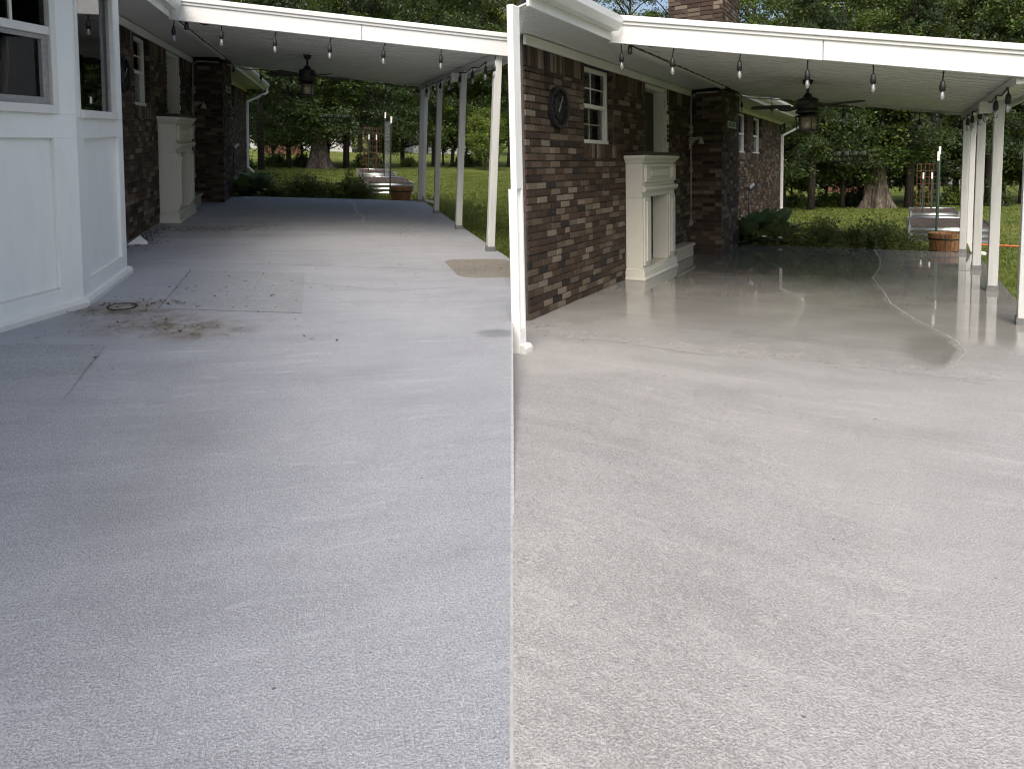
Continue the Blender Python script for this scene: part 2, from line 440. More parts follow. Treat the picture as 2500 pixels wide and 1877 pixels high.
RP = dict(W=-2.92, CH=-2.40, ch0=11.06, ch1=12.40, corner=20.85,
          posts=[(.92,12.2),(.94,10.33),(.95,8.72),(1.0,7.0)], slab_r=1.10,
          back=[(-7.0,12.42),(-2.40,12.40),(-.28,12.31),(1.10,12.25)],
          jx=-2.40, jz=2.64, slope=.170, rx=1.06, bl=6.255, br=6.93, bz_l=2.61, bz_r=2.035, rl=12.45, rr=12.3,
          win=(6.78,7.66), clock=6.09, door=(8.80,9.76), mantel=(7.97,9.40), mdepth=.25, mh=1.55,
          wins2=[(14.8,15.9),(16.55,17.75)], bay=[(-2.475,4.545),(-2.435,4.50),(-2.435,4.40)],
          step=(9.66,10.58,.21), fan=(-.93,9.0), barrel=(.73,12.9), soff=2.62)
MEAS = {'left': LP, 'right': RP}
WORD = {'left': 'dry left patio', 'right': 'wet right patio'}

# ------------------------------------------------------------------ ground
def strip_sheet(name, rows, xl, xr, cols, mat, z, pl, thick, attrs=None, meet=None):
    """a sheet whose rows run across; sides follow xl(y), xr(y); with skirts of the given thickness"""
    ny = len(rows); v = []
    for y in rows:
        a, b = xl(y), xr(y)
        for j in range(cols+1): v.append((a + (b-a)*j/cols, y, z))
    if meet is not None:
        for k, (x, y, zz) in enumerate(v):
            w = pl.M @ Vector((x, y, zz))
            if -3 < w.y < 7:
                t = max(0, 1-abs(w.x)/1.4); t = t*t*(3-2*t) * min(1, max(0, (4.5-w.y)/2.2))
                lz = meet.I @ Vector((0, w.y, 0)); tgt = (meet.M @ Vector((lz.x, lz.y, 0))).z
                me_z = (pl.M @ Vector(((pl.I @ Vector((0, w.y, 0))).x, (pl.I @ Vector((0, w.y, 0))).y, 0))).z
                v[k] = (x, y, zz + (tgt-me_z)*t)
    n = cols+1
    f = [(i*n+j, i*n+j+1, (i+1)*n+j+1, (i+1)*n+j) for i in range(ny-1) for j in range(cols)]
    top = len(v)
    ring = [j for j in range(n)] + [i*n+cols for i in range(1, ny)] + [(ny-1)*n+j for j in range(cols-1, -1, -1)] + [i*n for i in range(ny-2, 0, -1)]
    for k in ring: x, y, zz = v[k]; v.append((x, y, zz-thick))
    L = len(ring)
    f += [(ring[k], top+k, top+(k+1) % L, ring[(k+1) % L]) for k in range(L)]
    me = bpy.data.meshes.new(name); me.from_pydata(v, [], f); me.materials.append(mat)
    if attrs:
        P = np.array(v)
        for an, fn in attrs.items():
            at = me.attributes.new(an, 'FLOAT', 'POINT')
            at.data.foreach_set('value', np.clip(fn(P[:,0], P[:,1]), 0, 1).astype(np.float32))
    o = bpy.data.objects.new(name, me); COL.objects.link(o); o.matrix_world = pl.M
    o['kind'] = 'structure'
    return o
def blob(x, y, cx, cy, rx, ry, soft=1.0, ang=0):
    c, s = math.cos(ang), math.sin(ang); dx = x-cx; dy = y-cy
    d = np.sqrt(((dx*c+dy*s)/rx)**2 + ((-dx*s+dy*c)/ry)**2)
    return np.clip((1.25-d)/soft, 0, 1)
def fnoise(x, y, k=1.0, seed=0):
    r = np.random.RandomState(seed); o = np.zeros_like(x)
    for i in range(14):
        a = r.uniform(0, 6.28); w = k * r.uniform(.6, 3.2)
        o += np.sin(x*w*math.cos(a)*3 + y*w*math.sin(a)*3 + r.uniform(0, 6.28)) / (1 + .35*i)
    return o / 3
rows = np.concatenate([np.arange(-2.0, .6, .3), np.arange(.6, 14.2, .035)])
def l_stain(x, y):
    n = fnoise(x, y, 1.6, 3) * .22
    return (blob(x, y, -1.47, 5.66, .42, .22, .8) * .9 + blob(x, y, -1.2, 5.2, .55, .42, 1.0, -.4) * .78 + blob(x, y, -.78, 4.95, .34, .26, .9) * .8
            + blob(x, y, -1.6, 10.0, 1.0, .8, 1.2) * .3) * (1 + n*1.6)
def l_dark(x, y):
    n = fnoise(x, y, 1.2, 5)
    return (blob(x, y, -.6, 3.2, .45, .7, 1.1) * .26 + blob(x, y, -.7, 2.5, .3, .4, 1.1) * .22 + blob(x, y, .2, 9.8, 1.6, .5, 1.2) * .18
            + blob(x, y, 1.2, 4.6, .14, .10, .5) * .5 + blob(x, y, -1.0, 9.3, 1.2, .25, 1) * .25) * (1 + .5*n)
def zero(x, y): return np.zeros_like(x)
slabL = strip_sheet('patio_slab', list(rows) + [14.2], lambda y: -4.6, lambda y: min(2.13, PL.seam_x(y)-.006) if y > -1 else PL.seam_x(y)-.006, 190, M['conc_L'], 0, PL, .25,
                    {'stain': l_stain, 'dark': l_dark, 'wet': zero})
# slanted strip to the real back edge
def r_wet(x, y):
    n = fnoise(x, y, 1.1, 8)
    cy = np.array([4.6, 5.3, 5.8, 6.18, 6.86, 7.58, 8.2, 9.15, 10.2, 11.17, 12.6])
    cx = np.array([-.2, .38, .50, .46, .20, .0, -.06, -.19, -.13, -.16, -.27])
    edge = np.interp(y, cy, cx) + fnoise(x*0, y, 3.0, 2)*.03
    inside = np.clip((edge - x)/.035, 0, 1)
    up = np.clip((y-8.9)/.12, 0, 1)               # past the joint the film is whole
    near = np.clip((y-4.3)/2.6, 0, 1); near = near*near*(3-2*near)
    patchy = np.clip(near*(.86 + .14*n), 0, .93)
    edgeband = np.clip(1 - (edge - x)/.35, 0, 1) * inside * np.clip((y-5.0)/.5, 0, 1)
    left = np.clip((x+2.6)/1.0, .25, 1)
    w_in = np.maximum(up*.97*left, np.maximum(patchy, edgeband*.8)) * inside
    w_out = np.clip((y-4.6)/2.2, 0, 1) * np.clip(.84 + .12*n, 0, .95) * (1-inside)
    wall = np.clip((y-5.6)/1.2, 0, 1) * np.clip(1-(x+2.92)/1.3, 0, 1) * .72
    return np.maximum(np.maximum(w_in, w_out), wall)
def r_dark(x, y):  # dark of the wet film, with the trees' reflection painted into it
    n = fnoise(x, y, 1.4, 9)
    cy = np.array([4.6, 5.3, 5.8, 6.18, 6.86, 7.58, 8.2, 9.15, 10.2, 11.17, 12.6])
    cx = np.array([-.2, .38, .50, .46, .20, .0, -.06, -.19, -.13, -.16, -.27])
    edge = np.interp(y, cy, cx)
    return (np.clip((y-8.9)/.15, 0, 1) * np.clip((edge-x)/.05, 0, 1) * .95 * np.clip((x+2.9)/.8, .4, 1) + blob(x, y, .32, 5.75, .2, .5, .5)*.3 * np.clip((edge-x)/.05, 0, 1) + np.clip(1-(edge-x)/.4, 0, 1)*np.clip((edge-x)/.04, 0, 1)*np.clip((y-5.2)/.4, 0, 1)*.25 + np.clip((y-6.5)/2, 0, 1)*np.clip((edge-x)/.05, 0, 1)*.18*(1+n)) * (1+.4*n)
slabR = strip_sheet('patio_slab', list(rows[rows < 12.2]) + [12.25], lambda y: PR.seam_x(y)+.006 if y < 5.2 else -3.3, lambda y: 1.10, 170, M['conc_R'], 0, PR, .25,
                    {'stain': zero, 'dark': r_dark, 'wet': r_wet}, PL)
for pl, sl, mt in ((PL, slabL, M['conc_L']), (PR, slabR, M['conc_R'])):   # wedge up to the slanted back edge
    P = MEAS[pl.side]; y0 = {'left': 14.2, 'right': 12.25}[pl.side]
    bk = P['back']; poly = [(-4.2 if pl is PL else -3.3, y0), (P['slab_r'], y0)] + [(x, max(y, y0+.001)) for x, y in reversed(bk[1:-1])] + [(-4.2 if pl is PL else -3.3, bk[1][1])]
    me = mesh_of('slab_edge', MB().prism(poly, -.25, -.0005), mt)
    
    for an, vv in (('wet', .9), ('dark', .35)):
        if pl is PR: at = me.attributes.new(an, 'FLOAT', 'POINT'); at.data.foreach_set('value', np.full(len(me.vertices), vv, np.float32))
    o = bpy.data.objects.new('slab_edge', me); COL.objects.link(o); o.parent = sl

def lawn(pl, sgn):
    # polar-free sheet: rows in the place's depth, from the seam plane outwards
    ys = [-40, -12, -4, 0, 3, 6, 8, 10, 12, 14, 16, 18, 20, 22, 24, 27, 30, 35, 42, 55, 80, 130, 260]
    if pl is PL: xl = lambda y: -60 - abs(y)*1.0; xr = lambda y: pl.seam_x(y) - .006
    else: xl = lambda y: pl.seam_x(y) + .006; xr = lambda y: 60 + abs(y)*1.0
    return strip_sheet('lawn', ys, xl, xr, 40, M['lawn'], -.085, pl, .3)
lawnL = lawn(PL, -1); lawnR = lawn(PR, 1)

# mortar strip in the joint between the two slabs
js = MB(); jp = [PL.M @ Vector((PL.seam_x(y), y, 0)) for y in np.arange(.4, 7.4, .25)]
for k in range(len(jp)-1):
    a, b = PL.I @ jp[k], PL.I @ jp[k+1]
    js.hexa([(a.x-.012,a.y,a.z-.06),(a.x+.008,a.y,a.z-.06),(b.x+.008,b.y,b.z-.06),(b.x-.012,b.y,b.z-.06),(a.x-.012,a.y,a.z-.005),(a.x+.008,a.y,a.z-.005),(b.x+.008,b.y,b.z-.005),(b.x-.012,b.y,b.z-.005)])
jo = bpy.data.objects.new('joint_strip', mesh_of('joint_strip', js, M['pale_line'])); COL.objects.link(jo); jo.parent = slabL
# thin marks and lines on the slabs
def slab_part(pl, slab, name, mb, mat, attrs=True):
    me = mesh_of(name, mb, mat); o = bpy.data.objects.new(name, me); COL.objects.link(o); o.parent = slab
    return o
def wob_line(pl, slab, name, pts, w, mat, jit, n=40, seed=0):
    r = random.Random(seed); mb = MB(); P = []
    for k in range(len(pts)-1):
        a, b = pts[k], pts[k+1]; m = max(2, int(n/(len(pts)-1)))
        for i in range(m): t = i/m; P.append((a[0]+(b[0]-a[0])*t + r.uniform(-jit, jit), a[1]+(b[1]-a[1])*t + r.uniform(-jit, jit)))
    P.append(pts[-1])
    for i in range(len(P)-1):
        a = Vector((*P[i], 0)); b = Vector((*P[i+1], 0)); d = (b-a).normalized(); s = Vector((-d.y, d.x, 0)) * w/2 * r.uniform(.5, 1.3)
        mb.add([a-s+Vector((0,0,.004)), b-s+Vector((0,0,.004)), b+s+Vector((0,0,.004)), a+s+Vector((0,0,.004))], [(0,1,2,3)])
    return slab_part(pl, slab, name, mb, mat)
slab_part(PL, slabL, 'mat_mark', MB().prism([(-1.207,5.561),(-.155,5.316),(-.157,6.844),(-1.229,7.076)], -.01, .003), M['mat_mark'])
wob_line(PL, slabL, 'mark_edge', [(-1.215,7.07),(-1.20,5.57),(-.155,5.32)], .013, M['joint'], .002, 30, 1)
slab_part(PL, slabL, 'mat_mark', MB().prism([(-2.6,4.9),(-2.6,4.0),(-1.30,4.15),(-1.319,4.658)], -.01, .003), M['mat_mark'])
wob_line(PL, slabL, 'mark_edge', [(-1.85,4.77),(-1.32,4.66),(-1.27,3.77)], .007, M['faint_line'], .002, 30, 2)
def rounded(x0, x1, y0, y1, r, skew=0):
    p = []
    for cx, cy, a0 in ((x1-r, y1-r, 0), (x0+r, y1-r, 90), (x0+r, y0+r, 180), (x1-r, y0+r, 270)):
        for k in range(6): a = rad(a0 + 18*k); p.append((cx + r*math.cos(a), cy + r*math.sin(a)))
    return p
slab_part(PL, slabL, 'mud_mark', MB().prism([(min(x, PL.seam_x(y)-.01), y) for x, y in rounded(1.33, 2.09, 6.5, 7.5, .16)], -.01, .003), M['mud_mark'])
wob_line(PL, slabL, 'crack', [(.59,14.2),(.66,13.2),(.62,12.2),(.70,11.3),(.64,10.6)], .05, M['pale_line'], .03, 40, 3)
wob_line(PL, slabL, 'joint', [(-1.6,11.12),(.4,11.0)], .03, M['pale_line'], .006, 30, 4)
wob_line(PL, slabL, 'crack', [(-1.6,7.45),(-.4,7.3),(.9,7.0),(1.9,6.7)], .008, M['joint'], .012, 50, 5)
wob_line(PL, slabL, 'crack', [(-.2,6.4),(.6,6.0),(1.3,6.1)], .006, M['joint'], .01, 40, 6)
wob_line(PR, slabR, 'joint', [(-2.3,8.80),(-.18,9.08)], .02, M['joint'], .004, 30, 7)
wob_line(PR, slabR, 'joint', [(-.15,10.4),(.9,10.2)], .025, M['joint'], .006, 30, 8)
wob_line(PR, slabR, 'crack', [(-2.6,5.02),(-1.9,5.05),(-1.2,4.95),(-.4,5.1),(.3,5.05),(1.08,5.22)], .005, M['faint_line'], .012, 70, 9)
wob_line(PR, slabR, 'crack', [(-2.45,5.0),(-1.9,5.05),(-1.2,4.96)], .012, M['pale_line'], .01, 40, 10)
wob_line(PR, slabR, 'film_edge', [(-.27,12.3),(-.16,11.17),(-.13,10.2),(-.19,9.15),(-.05,8.2),(.01,7.58),(.21,6.86),(.47,6.18),(.51,5.8),(.40,5.3)], .008, M['film_line'], .008, 170, 11)

# grass blades
def grass(pl, area, count, seed, label):
    r = np.random.RandomState(seed); v = []; f = []
    X = []; k = 0
    while len(X) < count:
        x = r.uniform(area[0], area[1]); y = area[2] + (area[3]-area[2]) * r.uniform(0, 1)**1.6
        if pl is PL and x > pl.seam_x(y) - .05: continue
        if pl is PR and x < pl.seam_x(y) + .05: continue
        P = MEAS[pl.side]
        if y < np.interp(x, [q[0] for q in P['back']], [q[1] for q in P['back']]) + .04 and x < P['slab_r'] + .03: continue
        if x < P['W'] + .1 and y < P['corner'] + .3: continue
        X.append((x, y))
    for x, y in X:
        for q in range(3):
            a = r.uniform(0, 6.28); h = r.uniform(.02, .05); w = .006 + .0005*y; l = r.uniform(-.03, .03, 2)
            bx = x + r.uniform(-.03, .03); by = y + r.uniform(-.03, .03); o = len(v)
            v += [(bx-w*math.cos(a), by-w*math.sin(a), -.086), (bx+w*math.cos(a), by+w*math.sin(a), -.086), (bx+l[0], by+l[1], -.086+h)]
            f.append((o, o+1, o+2))
    me = bpy.data.meshes.new('grass'); me.from_pydata(v, [], f); me.materials.append(M['grass_blade'])
    o = bpy.data.objects.new('grass', me); COL.objects.link(o); o.matrix_world = pl.M
    o['kind'] = 'stuff'; o['label'] = label; o['category'] = 'grass'
grass(PL, (-2.2, 7.5, 7.0, 27), 19000, 1, 'short mown grass beyond the dry left patio')
grass(PR, (-2.9, 4.0, 7.0, 25), 13000, 2, 'short mown grass beyond the wet right patio')

# ------------------------------------------------------------------ brick houses
BL, BH, MJ = .205, .0675, .010      # brick module, course height, joint
def project(w):
    d = np.array(w) - np.array((0, 0, EYE)); z = d @ FW
    return (1250 + F*(d @ RT)/z, CY - F*(d @ UPV)/z, z)
BRICKS = {}
def brick_mesh(L, H, D):
    key = (round(L, 3), round(H, 3), round(D, 3))
    if key not in BRICKS:
        c = .004
        mb = MB(); l, h = L/2, H/2    # front face at y = -D, chamfered
        mb.add([(-l,0,-h),(l,0,-h),(l,0,h),(-l,0,h),(-l,-D+c,-h),(l,-D+c,-h),(l,-D+c,h),(-l,-D+c,h),(-l+c,-D,-h+c),(l-c,-D,-h+c),(l-c,-D,h-c),(-l+c,-D,h-c)],
               [(0,1,5,4),(1,2,6,5),(2,3,7,6),(3,0,4,7),(4,5,9,8),(5,6,10,9),(6,7,11,10),(7,4,8,11),(8,9,10,11)])
        BRICKS[key] = mesh_of('brick', mb, M['brick'])
    return BRICKS[key]
class Wall:
    """collects bricks on faces of one house; the 300 that show largest become parts"""
    def __init__(s): s.items = []
    def face(s, a, d, n, L, z0, z1, holes=(), soldier=None, seed=0, proud=.015):
        r = random.Random(seed); d = Vector((d[0], d[1], 0)); n = Vector((n[0], n[1], 0)); a = Vector((a[0], a[1], 0))
        top = z1 - (soldier or 0); row = 0; z = z0
        def put(s0, s1, q0, q1):
            for h0, h1, g0, g1 in holes:
                if s1 > h0+.005 and s0 < h1-.005 and q1 > g0+.005 and q0 < g1-.005:
                    if q0 >= g0-.03 and q1 <= g1+.03 or True:
                        # trim against the opening
                        if s0 < h0 - .03 and q1 > g0: s1 = h0; put2(s0, s1, q0, q1); return
                        if s1 > h1 + .03: put2(h1, s1, q0, q1); return
                        return
            put2(s0, s1, q0, q1)
        def put2(s0, s1, q0, q1):
            if s1-s0 < .03: return
            c = a + d*((s0+s1)/2) + Vector((0, 0, (q0+q1)/2))
            s.items.append((c, d, n, s1-s0-MJ, q1-q0-MJ, proud + r.choice((-.005, -.003, 0, .001, .003, .005)), r.random()))
        while z < top - .02:
            q1 = min(z+BH, top); x = -BL/2 if row % 2 else 0.0
            while x < L:
                w = BL * (1 if r.random() > .12 else .5)
                put(max(x, 0), min(x+w, L), z, q1); x += w
            z = q1; row += 1
        if soldier:
            x = 0
            while x < L: put(x, min(x+BH, L), top, z1); x += BH
    def finish(s, th, parent, keep=300):
        pl = th.pl
        scored = []
        for it in s.items:
            c, d, n, L, H, D, q = it
            w = pl.M @ c; px = project(w); ctr = pl.M @ (c + d*L/2); p2 = project(ctr)
            p3 = project(pl.M @ (c + Vector((0, 0, H/2))))
            facing = (pl.M.to_3x3() @ n).dot(Vector((0, 0, EYE)) - w)
            vis = px[2] > 0 and -20 < px[0] < 2520 and 0 < px[1] < 1877 and facing > 0
            x0, x1 = (0, 1253) if pl is PL else (1262, 2500)
            vis = vis and x0 < px[0] < x1
            P = MEAS[pl.side]
            if vis and pl is PL and px[0] < 320: vis = px[0] > 285
            if abs(c.x - P['W']) < .05 and P['mantel'][0] < c.y and c.y < P['mantel'][1] + 1.0 and c.z < P['mh']: vis = False
            area = abs(p2[0]-px[0]) * abs(p3[1]-px[1]) if vis else 0
            scored.append((area, it))
        scored.sort(key=lambda t: -t[0])
        rest = MB()
        for i, (area, (c, d, n, L, H, D, q)) in enumerate(scored):
            z = Vector((0, 0, 1))
            if i < keep and area > 0:
                me = brick_mesh(round(L, 2), round(H, 3), round(D, 3))
                o = bpy.data.objects.new('brick', me); COL.objects.link(o); o.parent = parent
                b = Vector(th.base)
                m = Matrix((( d.x, -n.x, 0, c.x-b.x), (d.y, -n.y, 0, c.y-b.y), (0, 0, 1, c.z-b.z), (0, 0, 0, 1)))
                if m.to_3x3().determinant() < 0: m = Matrix(((-d.x, -n.x, 0, c.x-b.x), (-d.y, -n.y, 0, c.y-b.y), (0, 0, 1, c.z-b.z), (0, 0, 0, 1)))
                o.matrix_local = m
            else:
                e = c + n*D; l = d*L/2; h = z*H/2; ch = .004
                l2 = d*(L/2-ch); h2 = z*(H/2-ch); f = e - n*ch
                rest.add([c-l-h, c+l-h, c+l+h, c-l+h, f-l-h, f+l-h, f+l+h, f-l+h, e-l2-h2, e+l2-h2, e+l2+h2, e-l2+h2],
                         [(0,1,5,4),(1,2,6,5),(2,3,7,6),(3,0,4,7),(4,5,9,8),(5,6,10,9),(6,7,11,10),(7,4,8,11),(8,9,10,11)])
        th.part('brickwork', rest, M['brick'], parent, recalc=True, kind='stuff')

def wall_core(mb, x0, x1, segs, z0, z1, holes):
    """a wall along y between x0 and x1, with holes (y0,y1,z0,z1)"""
    ys = sorted({segs[0], segs[1], *[h[0] for h in holes], *[h[1] for h in holes]})
    for a, b in zip(ys, ys[1:]):
        hs = [h for h in holes if h[0] <= a+1e-6 and h[1] >= b-1e-6]
        if not hs: mb.box(x0, x1, a, b, z0, z1)
        else:
            q0, q1 = hs[0][2], hs[0][3]
            if q0 > z0 + .01: mb.box(x0, x1, a, b, z0, q0)
            if q1 < z1 - .01: mb.box(x0, x1, a, b, q1, z1)

def window(th, W, y0, y1, z0, z1, muntin_low=True):
    """double-hung window in a wall that faces +x, set back in its opening"""
    xf = W - .075
    fr = MB(); w = .045
    for a, b, c, d in ((y0, y0+w, z0, z1), (y1-w, y1, z0, z1)): fr.box(xf-.07, xf, a, b, c, d)
    fr.box(xf-.07, xf, y0+w, y1-w, z1-w, z1); fr.box(xf-.07, xf+.03, y0+w, y1-w, z0, z0+.045)
    wo = th.part('window', fr, M['white_trim'], bevel=.004)
    zm = (z0+z1)/2
    s = MB(); s.box(xf-.05, xf-.01, y0+w, y1-w, zm-.022, zm+.022)
    th.part('meeting_rail', s, M['white_trim'], wo)
    for (q0, q1, xx) in ((zm+.022, z1-w, xf-.035), (z0+.045, zm-.022, xf-.055)):
        p = MB(); p.box(xx-.006, xx, y0+w, y1-w, q0, q1); th.part('pane', p, M['pane'], wo)
        m = MB(); ym = (y0+y1)/2; qm = (q0+q1)/2
        m.box(xx, xx+.008, ym-.007, ym+.007, q0, q1); m.box(xx, xx+.009, y0+w, ym-.007, qm-.006, qm+.006); m.box(xx, xx+.009, ym+.007, y1-w, qm-.006, qm+.006)
        if muntin_low: th.part('muntin', m, M['white_trim' if q0 > zm else 'conduit'], wo)
    b = MB(); b.box(xf-.16, xf-.15, y0+.01, y1-.01, z0, z1); th.part('reflection_board', b, M['reflection_board'], wo)  # added board; its grey-green stands in for what the glass reflects
    return wo

def house(pl):
    P = MEAS[pl.side]; W = P['W']; CH = P['CH']; wd = WORD[pl.side]; so = P['soff']; c0, c1, yc = P['ch0'], P['ch1'], P['corner']
    th = Thing(pl, 'brick_house', f'brown brick house with white eaves along the {wd}', 'house', (W, c0, 0))
    bay_y = P['bay'][0][1]; y_start = bay_y - .4 if pl is PL else 5.43
    w0, w1 = P['win']; d0, d1 = P['door']
    fz = so - .09          # frieze bottom
    winz = (1.60, fz + .02) if pl is PL else (1.68, fz + .02)
    holes = [(w0, w1, winz[0], winz[1]), (d0, d1, .22, fz + .02)] + [(a, b, winz[0]-.02, winz[1]) for a, b in P['wins2']]
    core = MB(); wall_core(core, W-(.28 if pl is PL else .14), W-.001, (y_start, yc), -.3, so-.02, holes)
    core.box(W-6.0 if pl is PL else W-5.0, W-.282, yc-.28, yc, -.3, so-.02)       # gable end
    wall = th.part('wall', core, M['mortar'])
    wl = Wall()
    sol = .19
    for s, (a, b) in enumerate(((y_start, c0), (c1, yc))):
        hh = [(max(h[0]-a, -1), h[1]-a, h[2], h[3]) for h in holes if h[1] > a and h[0] < b]
        # brick sills hang under the windows
        wl.face((W, a), (0, 1), (1, 0), b-a, 0.0, fz, hh, sol, 5+s)
    # far returns of the openings
    for (a, b, q0, q1) in holes: wl.face((W-.003, b), (-1, 0), (0, -1), .062, q0, q1, seed=3)
    # chimney breast: near face, side face
    ch = MB(); ch.box(W-.05, CH-.012, c0+.012, c1-.012, -.3, so-.02); ch.box(W-.35, CH-.012, c0+.012, c1-.14, so+.12, 4.55)
    chm = th.part('chimney', ch, M['mortar'])
    wl.face((W, c0+.012), (1, 0), (0, -1), CH-W, 0, so-.03, seed=21, proud=.012)
    wl.face((CH-.012, c0), (0, 1), (1, 0), c1-c0, 0, so-.03, seed=22, proud=.012)
    wl.face((W-.35, c0+.012), (1, 0), (0, -1), CH-W+.35, so+.15, 4.5, seed=23, proud=.012)
    wl.face((CH-.012, c0), (0, 1), (1, 0), c1-c0-.14, so+.15, 4.5, seed=24, proud=.012)
    # sill bricks below windows
    for (a, b) in [P['win']] + P['wins2']:
        k = a - .03
        while k < b + .03:
            wl.items.append((Vector((W+.006, k+BH/2, winz[0]-.085)), Vector((0,1,0)), Vector((1,0,0)), BH-MJ, .15, .02, 0)); k += BH
    wl.finish(th, wall)
    # windows
    window(th, W, w0, w1, winz[0], winz[1]-.02)
    for a, b in P['wins2']: window(th, W, a, b, winz[0]-.02, winz[1]-.02, False)
    # door opening: casing, door leaf
    cs = MB(); cs.box(W-.22, W-.012, d1-.05, d1-.005, .22, fz); cs.box(W-.12, W+.012, d1-.005, d1+.11, .22, fz)
    cs.box(W-.22, W-.012, d0+.005, d0+.05, .22, fz); cs.box(W-.22, W-.012, d0+.05, d1-.05, fz-.06, fz)
    dr = th.part('door_casing', cs, M['white_trim'], bevel=.004)
    dm = MB(); dm.box(W-.21, W-.17, d0+.05, d1-.05, .22, fz-.06)
    dd = th.part('door', dm, M['dark_in'])
    for q in ((.35, 1.0), (1.12, 2.2)):
        pm = MB(); pm.box(W-.17, W-.160, d0+.16, d1-.16, q[0], min(q[1], fz-.2)); th.part('door_panel', pm, M['dark_in'], dd)
    th.part('door_knob', MB().lathe((W-.13, d1-.15, 1.05), [(.012,-.02),(.028,-.01),(.03,.01),(.012,.02)], 10), M['galv'], dd)
    # frieze board, soffit, fascia, gutter
    ye = yc + .5; jx = P['jx']; jz = P['jz']
    yf = P['bl']
    ys0 = y_start - .1 if pl is PL else y_start
    y_lo = -1.0 if pl is PL else 4.55
    fb = MB(); fb.box(W+.0005, W+.035, max(y_lo, bay_y-.3) if pl is PL else 5.44, c0-.0005, fz, so-.001); fb.box(W+.0005, W+.035, c1+.0005, yc+.02, fz, so-.001)
    th.part('frieze_board', fb, M['white_trim'], bevel=.004)
    # soffit slats run across the eave
    sf = MB(); k = y_lo
    def lx(y): return max(W-.3, pl.seam_x(y)+.11) if pl is PR else W-.3
    while k < ye:
        e = min(k+.062, ye)
        if not (c0-.02 < (k+e)/2 < c1+.02):
            sl = (jz - so)
            x0 = lx(k) if k > y_start or pl is PR else -4.0
            x0 = min(x0, jx-.05)
            sf.hexa([(x0,k+.006,so),(jx,k+.006,so+sl),(jx,e-.008,so+sl),(x0,e-.008,so),(x0,k+.006,so+.012),(jx,k+.006,so+sl+.012),(jx,e-.008,so+sl+.012),(x0,e-.008,so+.012)])
        k += .062
    th.part('soffit', sf, M['soffit'], kind='stuff')
    bk = MB(); bk.hexa([(W-.3,max(y_lo,5.9 if pl is PR else -1),so+.013),(jx,y_lo,jz+.013),(jx,ye,jz+.013),(W-.3,ye,so+.013),(W-.3,max(y_lo,5.9 if pl is PR else -1),so+.03),(jx,y_lo,jz+.03),(jx,ye,jz+.03),(W-.3,ye,so+.03)])
    th.part('soffit_backing', bk, M['black_iron'])
    # fascia in front of the porch, behind the porch
    for fa in (MB().box(jx, jx+.025, y_lo, yf-.03, jz-.02, jz+.17), MB().box(jx, jx+.025, c1+.15, ye, jz-.02, jz+.17), MB().box(W-.5, jx, ye+.001, ye+.025, jz-.02, jz+.17)): th.part('fascia', fa, M['white_trim'], bevel=.004)
    gp = [(0,.06),(0,.185),(.018,.185),(.018,.075),(.07,.075),(.105,.13),(.105,.185),(.125,.185),(.125,.12),(.08,.06)]
    for ga, gb in ((y_lo, yf-.06), (c1+.25, ye+.08)): th.part('gutter', MB().extrude(gp, (jx+.026, ga, jz), (jx+.026, gb, jz), (1,0,0)), M['gutter'])
    # downspout at the far corner
    xg = jx+.09; xw = W+.05
    ds = MB(); ds.bar((xg, ye-.12, jz+.06), (xg, ye-.12, jz-.10), .075, .06); ds.bar((xg, ye-.12, jz-.09), (xw, yc-.06, jz-.42), .075, .06); ds.bar((xw, yc-.06, jz-.40), (xw, yc-.06, .12), .075, .06)
    ds.bar((xw, yc-.06, .13), (xw+.18, yc-.2, -.03), .075, .06)
    th.part('downspout', ds, M['gutter'], bevel=.01)
    # roof
    def roof_x(y): return (max(W-5.5, pl.seam_x(y)+.2) if pl is PR else W-7)
    rf = MB(); x1 = jx+.06; z1 = jz+.2
    yy = [y_lo + (.15 if pl is PR else 0)] + ([7, 9, 11] if pl is PR else []) + [ye+.1]
    for a, b in zip(yy, yy[1:]):
        def zz(x): return z1 + (x1-x)*.33
        xa, xb = roof_x(a), roof_x(b)
        rf.hexa([(xa,a,zz(xa)),(x1,a,z1),(x1,b,z1),(xb,b,zz(xb)),(xa,a,zz(xa)+.03),(x1,a,z1+.03),(x1,b,z1+.03),(xb,b,zz(xb)+.03)])
    th.part('roof', rf, M['shingle'])
    if pl is PR:   # the end of the house that looks to the next lot
        s0 = (pl.seam_x(5.8)+.13, 5.8); s1 = (pl.seam_x(13)+.5, 13)
        sw = MB(); sw.hexa([(s0[0],s0[1],-.3),(s0[0]+.1,s0[1]+.02,-.3),(s1[0]+.1,s1[1],-.3),(s1[0],s1[1],-.3),(s0[0],s0[1],jz-.05),(s0[0]+.1,s0[1]+.02,jz-.05),(s1[0]+.1,s1[1],4.0),(s1[0],s1[1],4.0)])
        th.part('side_wall', sw, M['siding'])
    else:
        sw = MB(); sw.box(W-4.2, W-4.0, 2.5, yc-.3, -.3, 4.2); th.part('side_wall', sw, M['siding'])
    # projecting white bay
    bay(th, P)
    return th
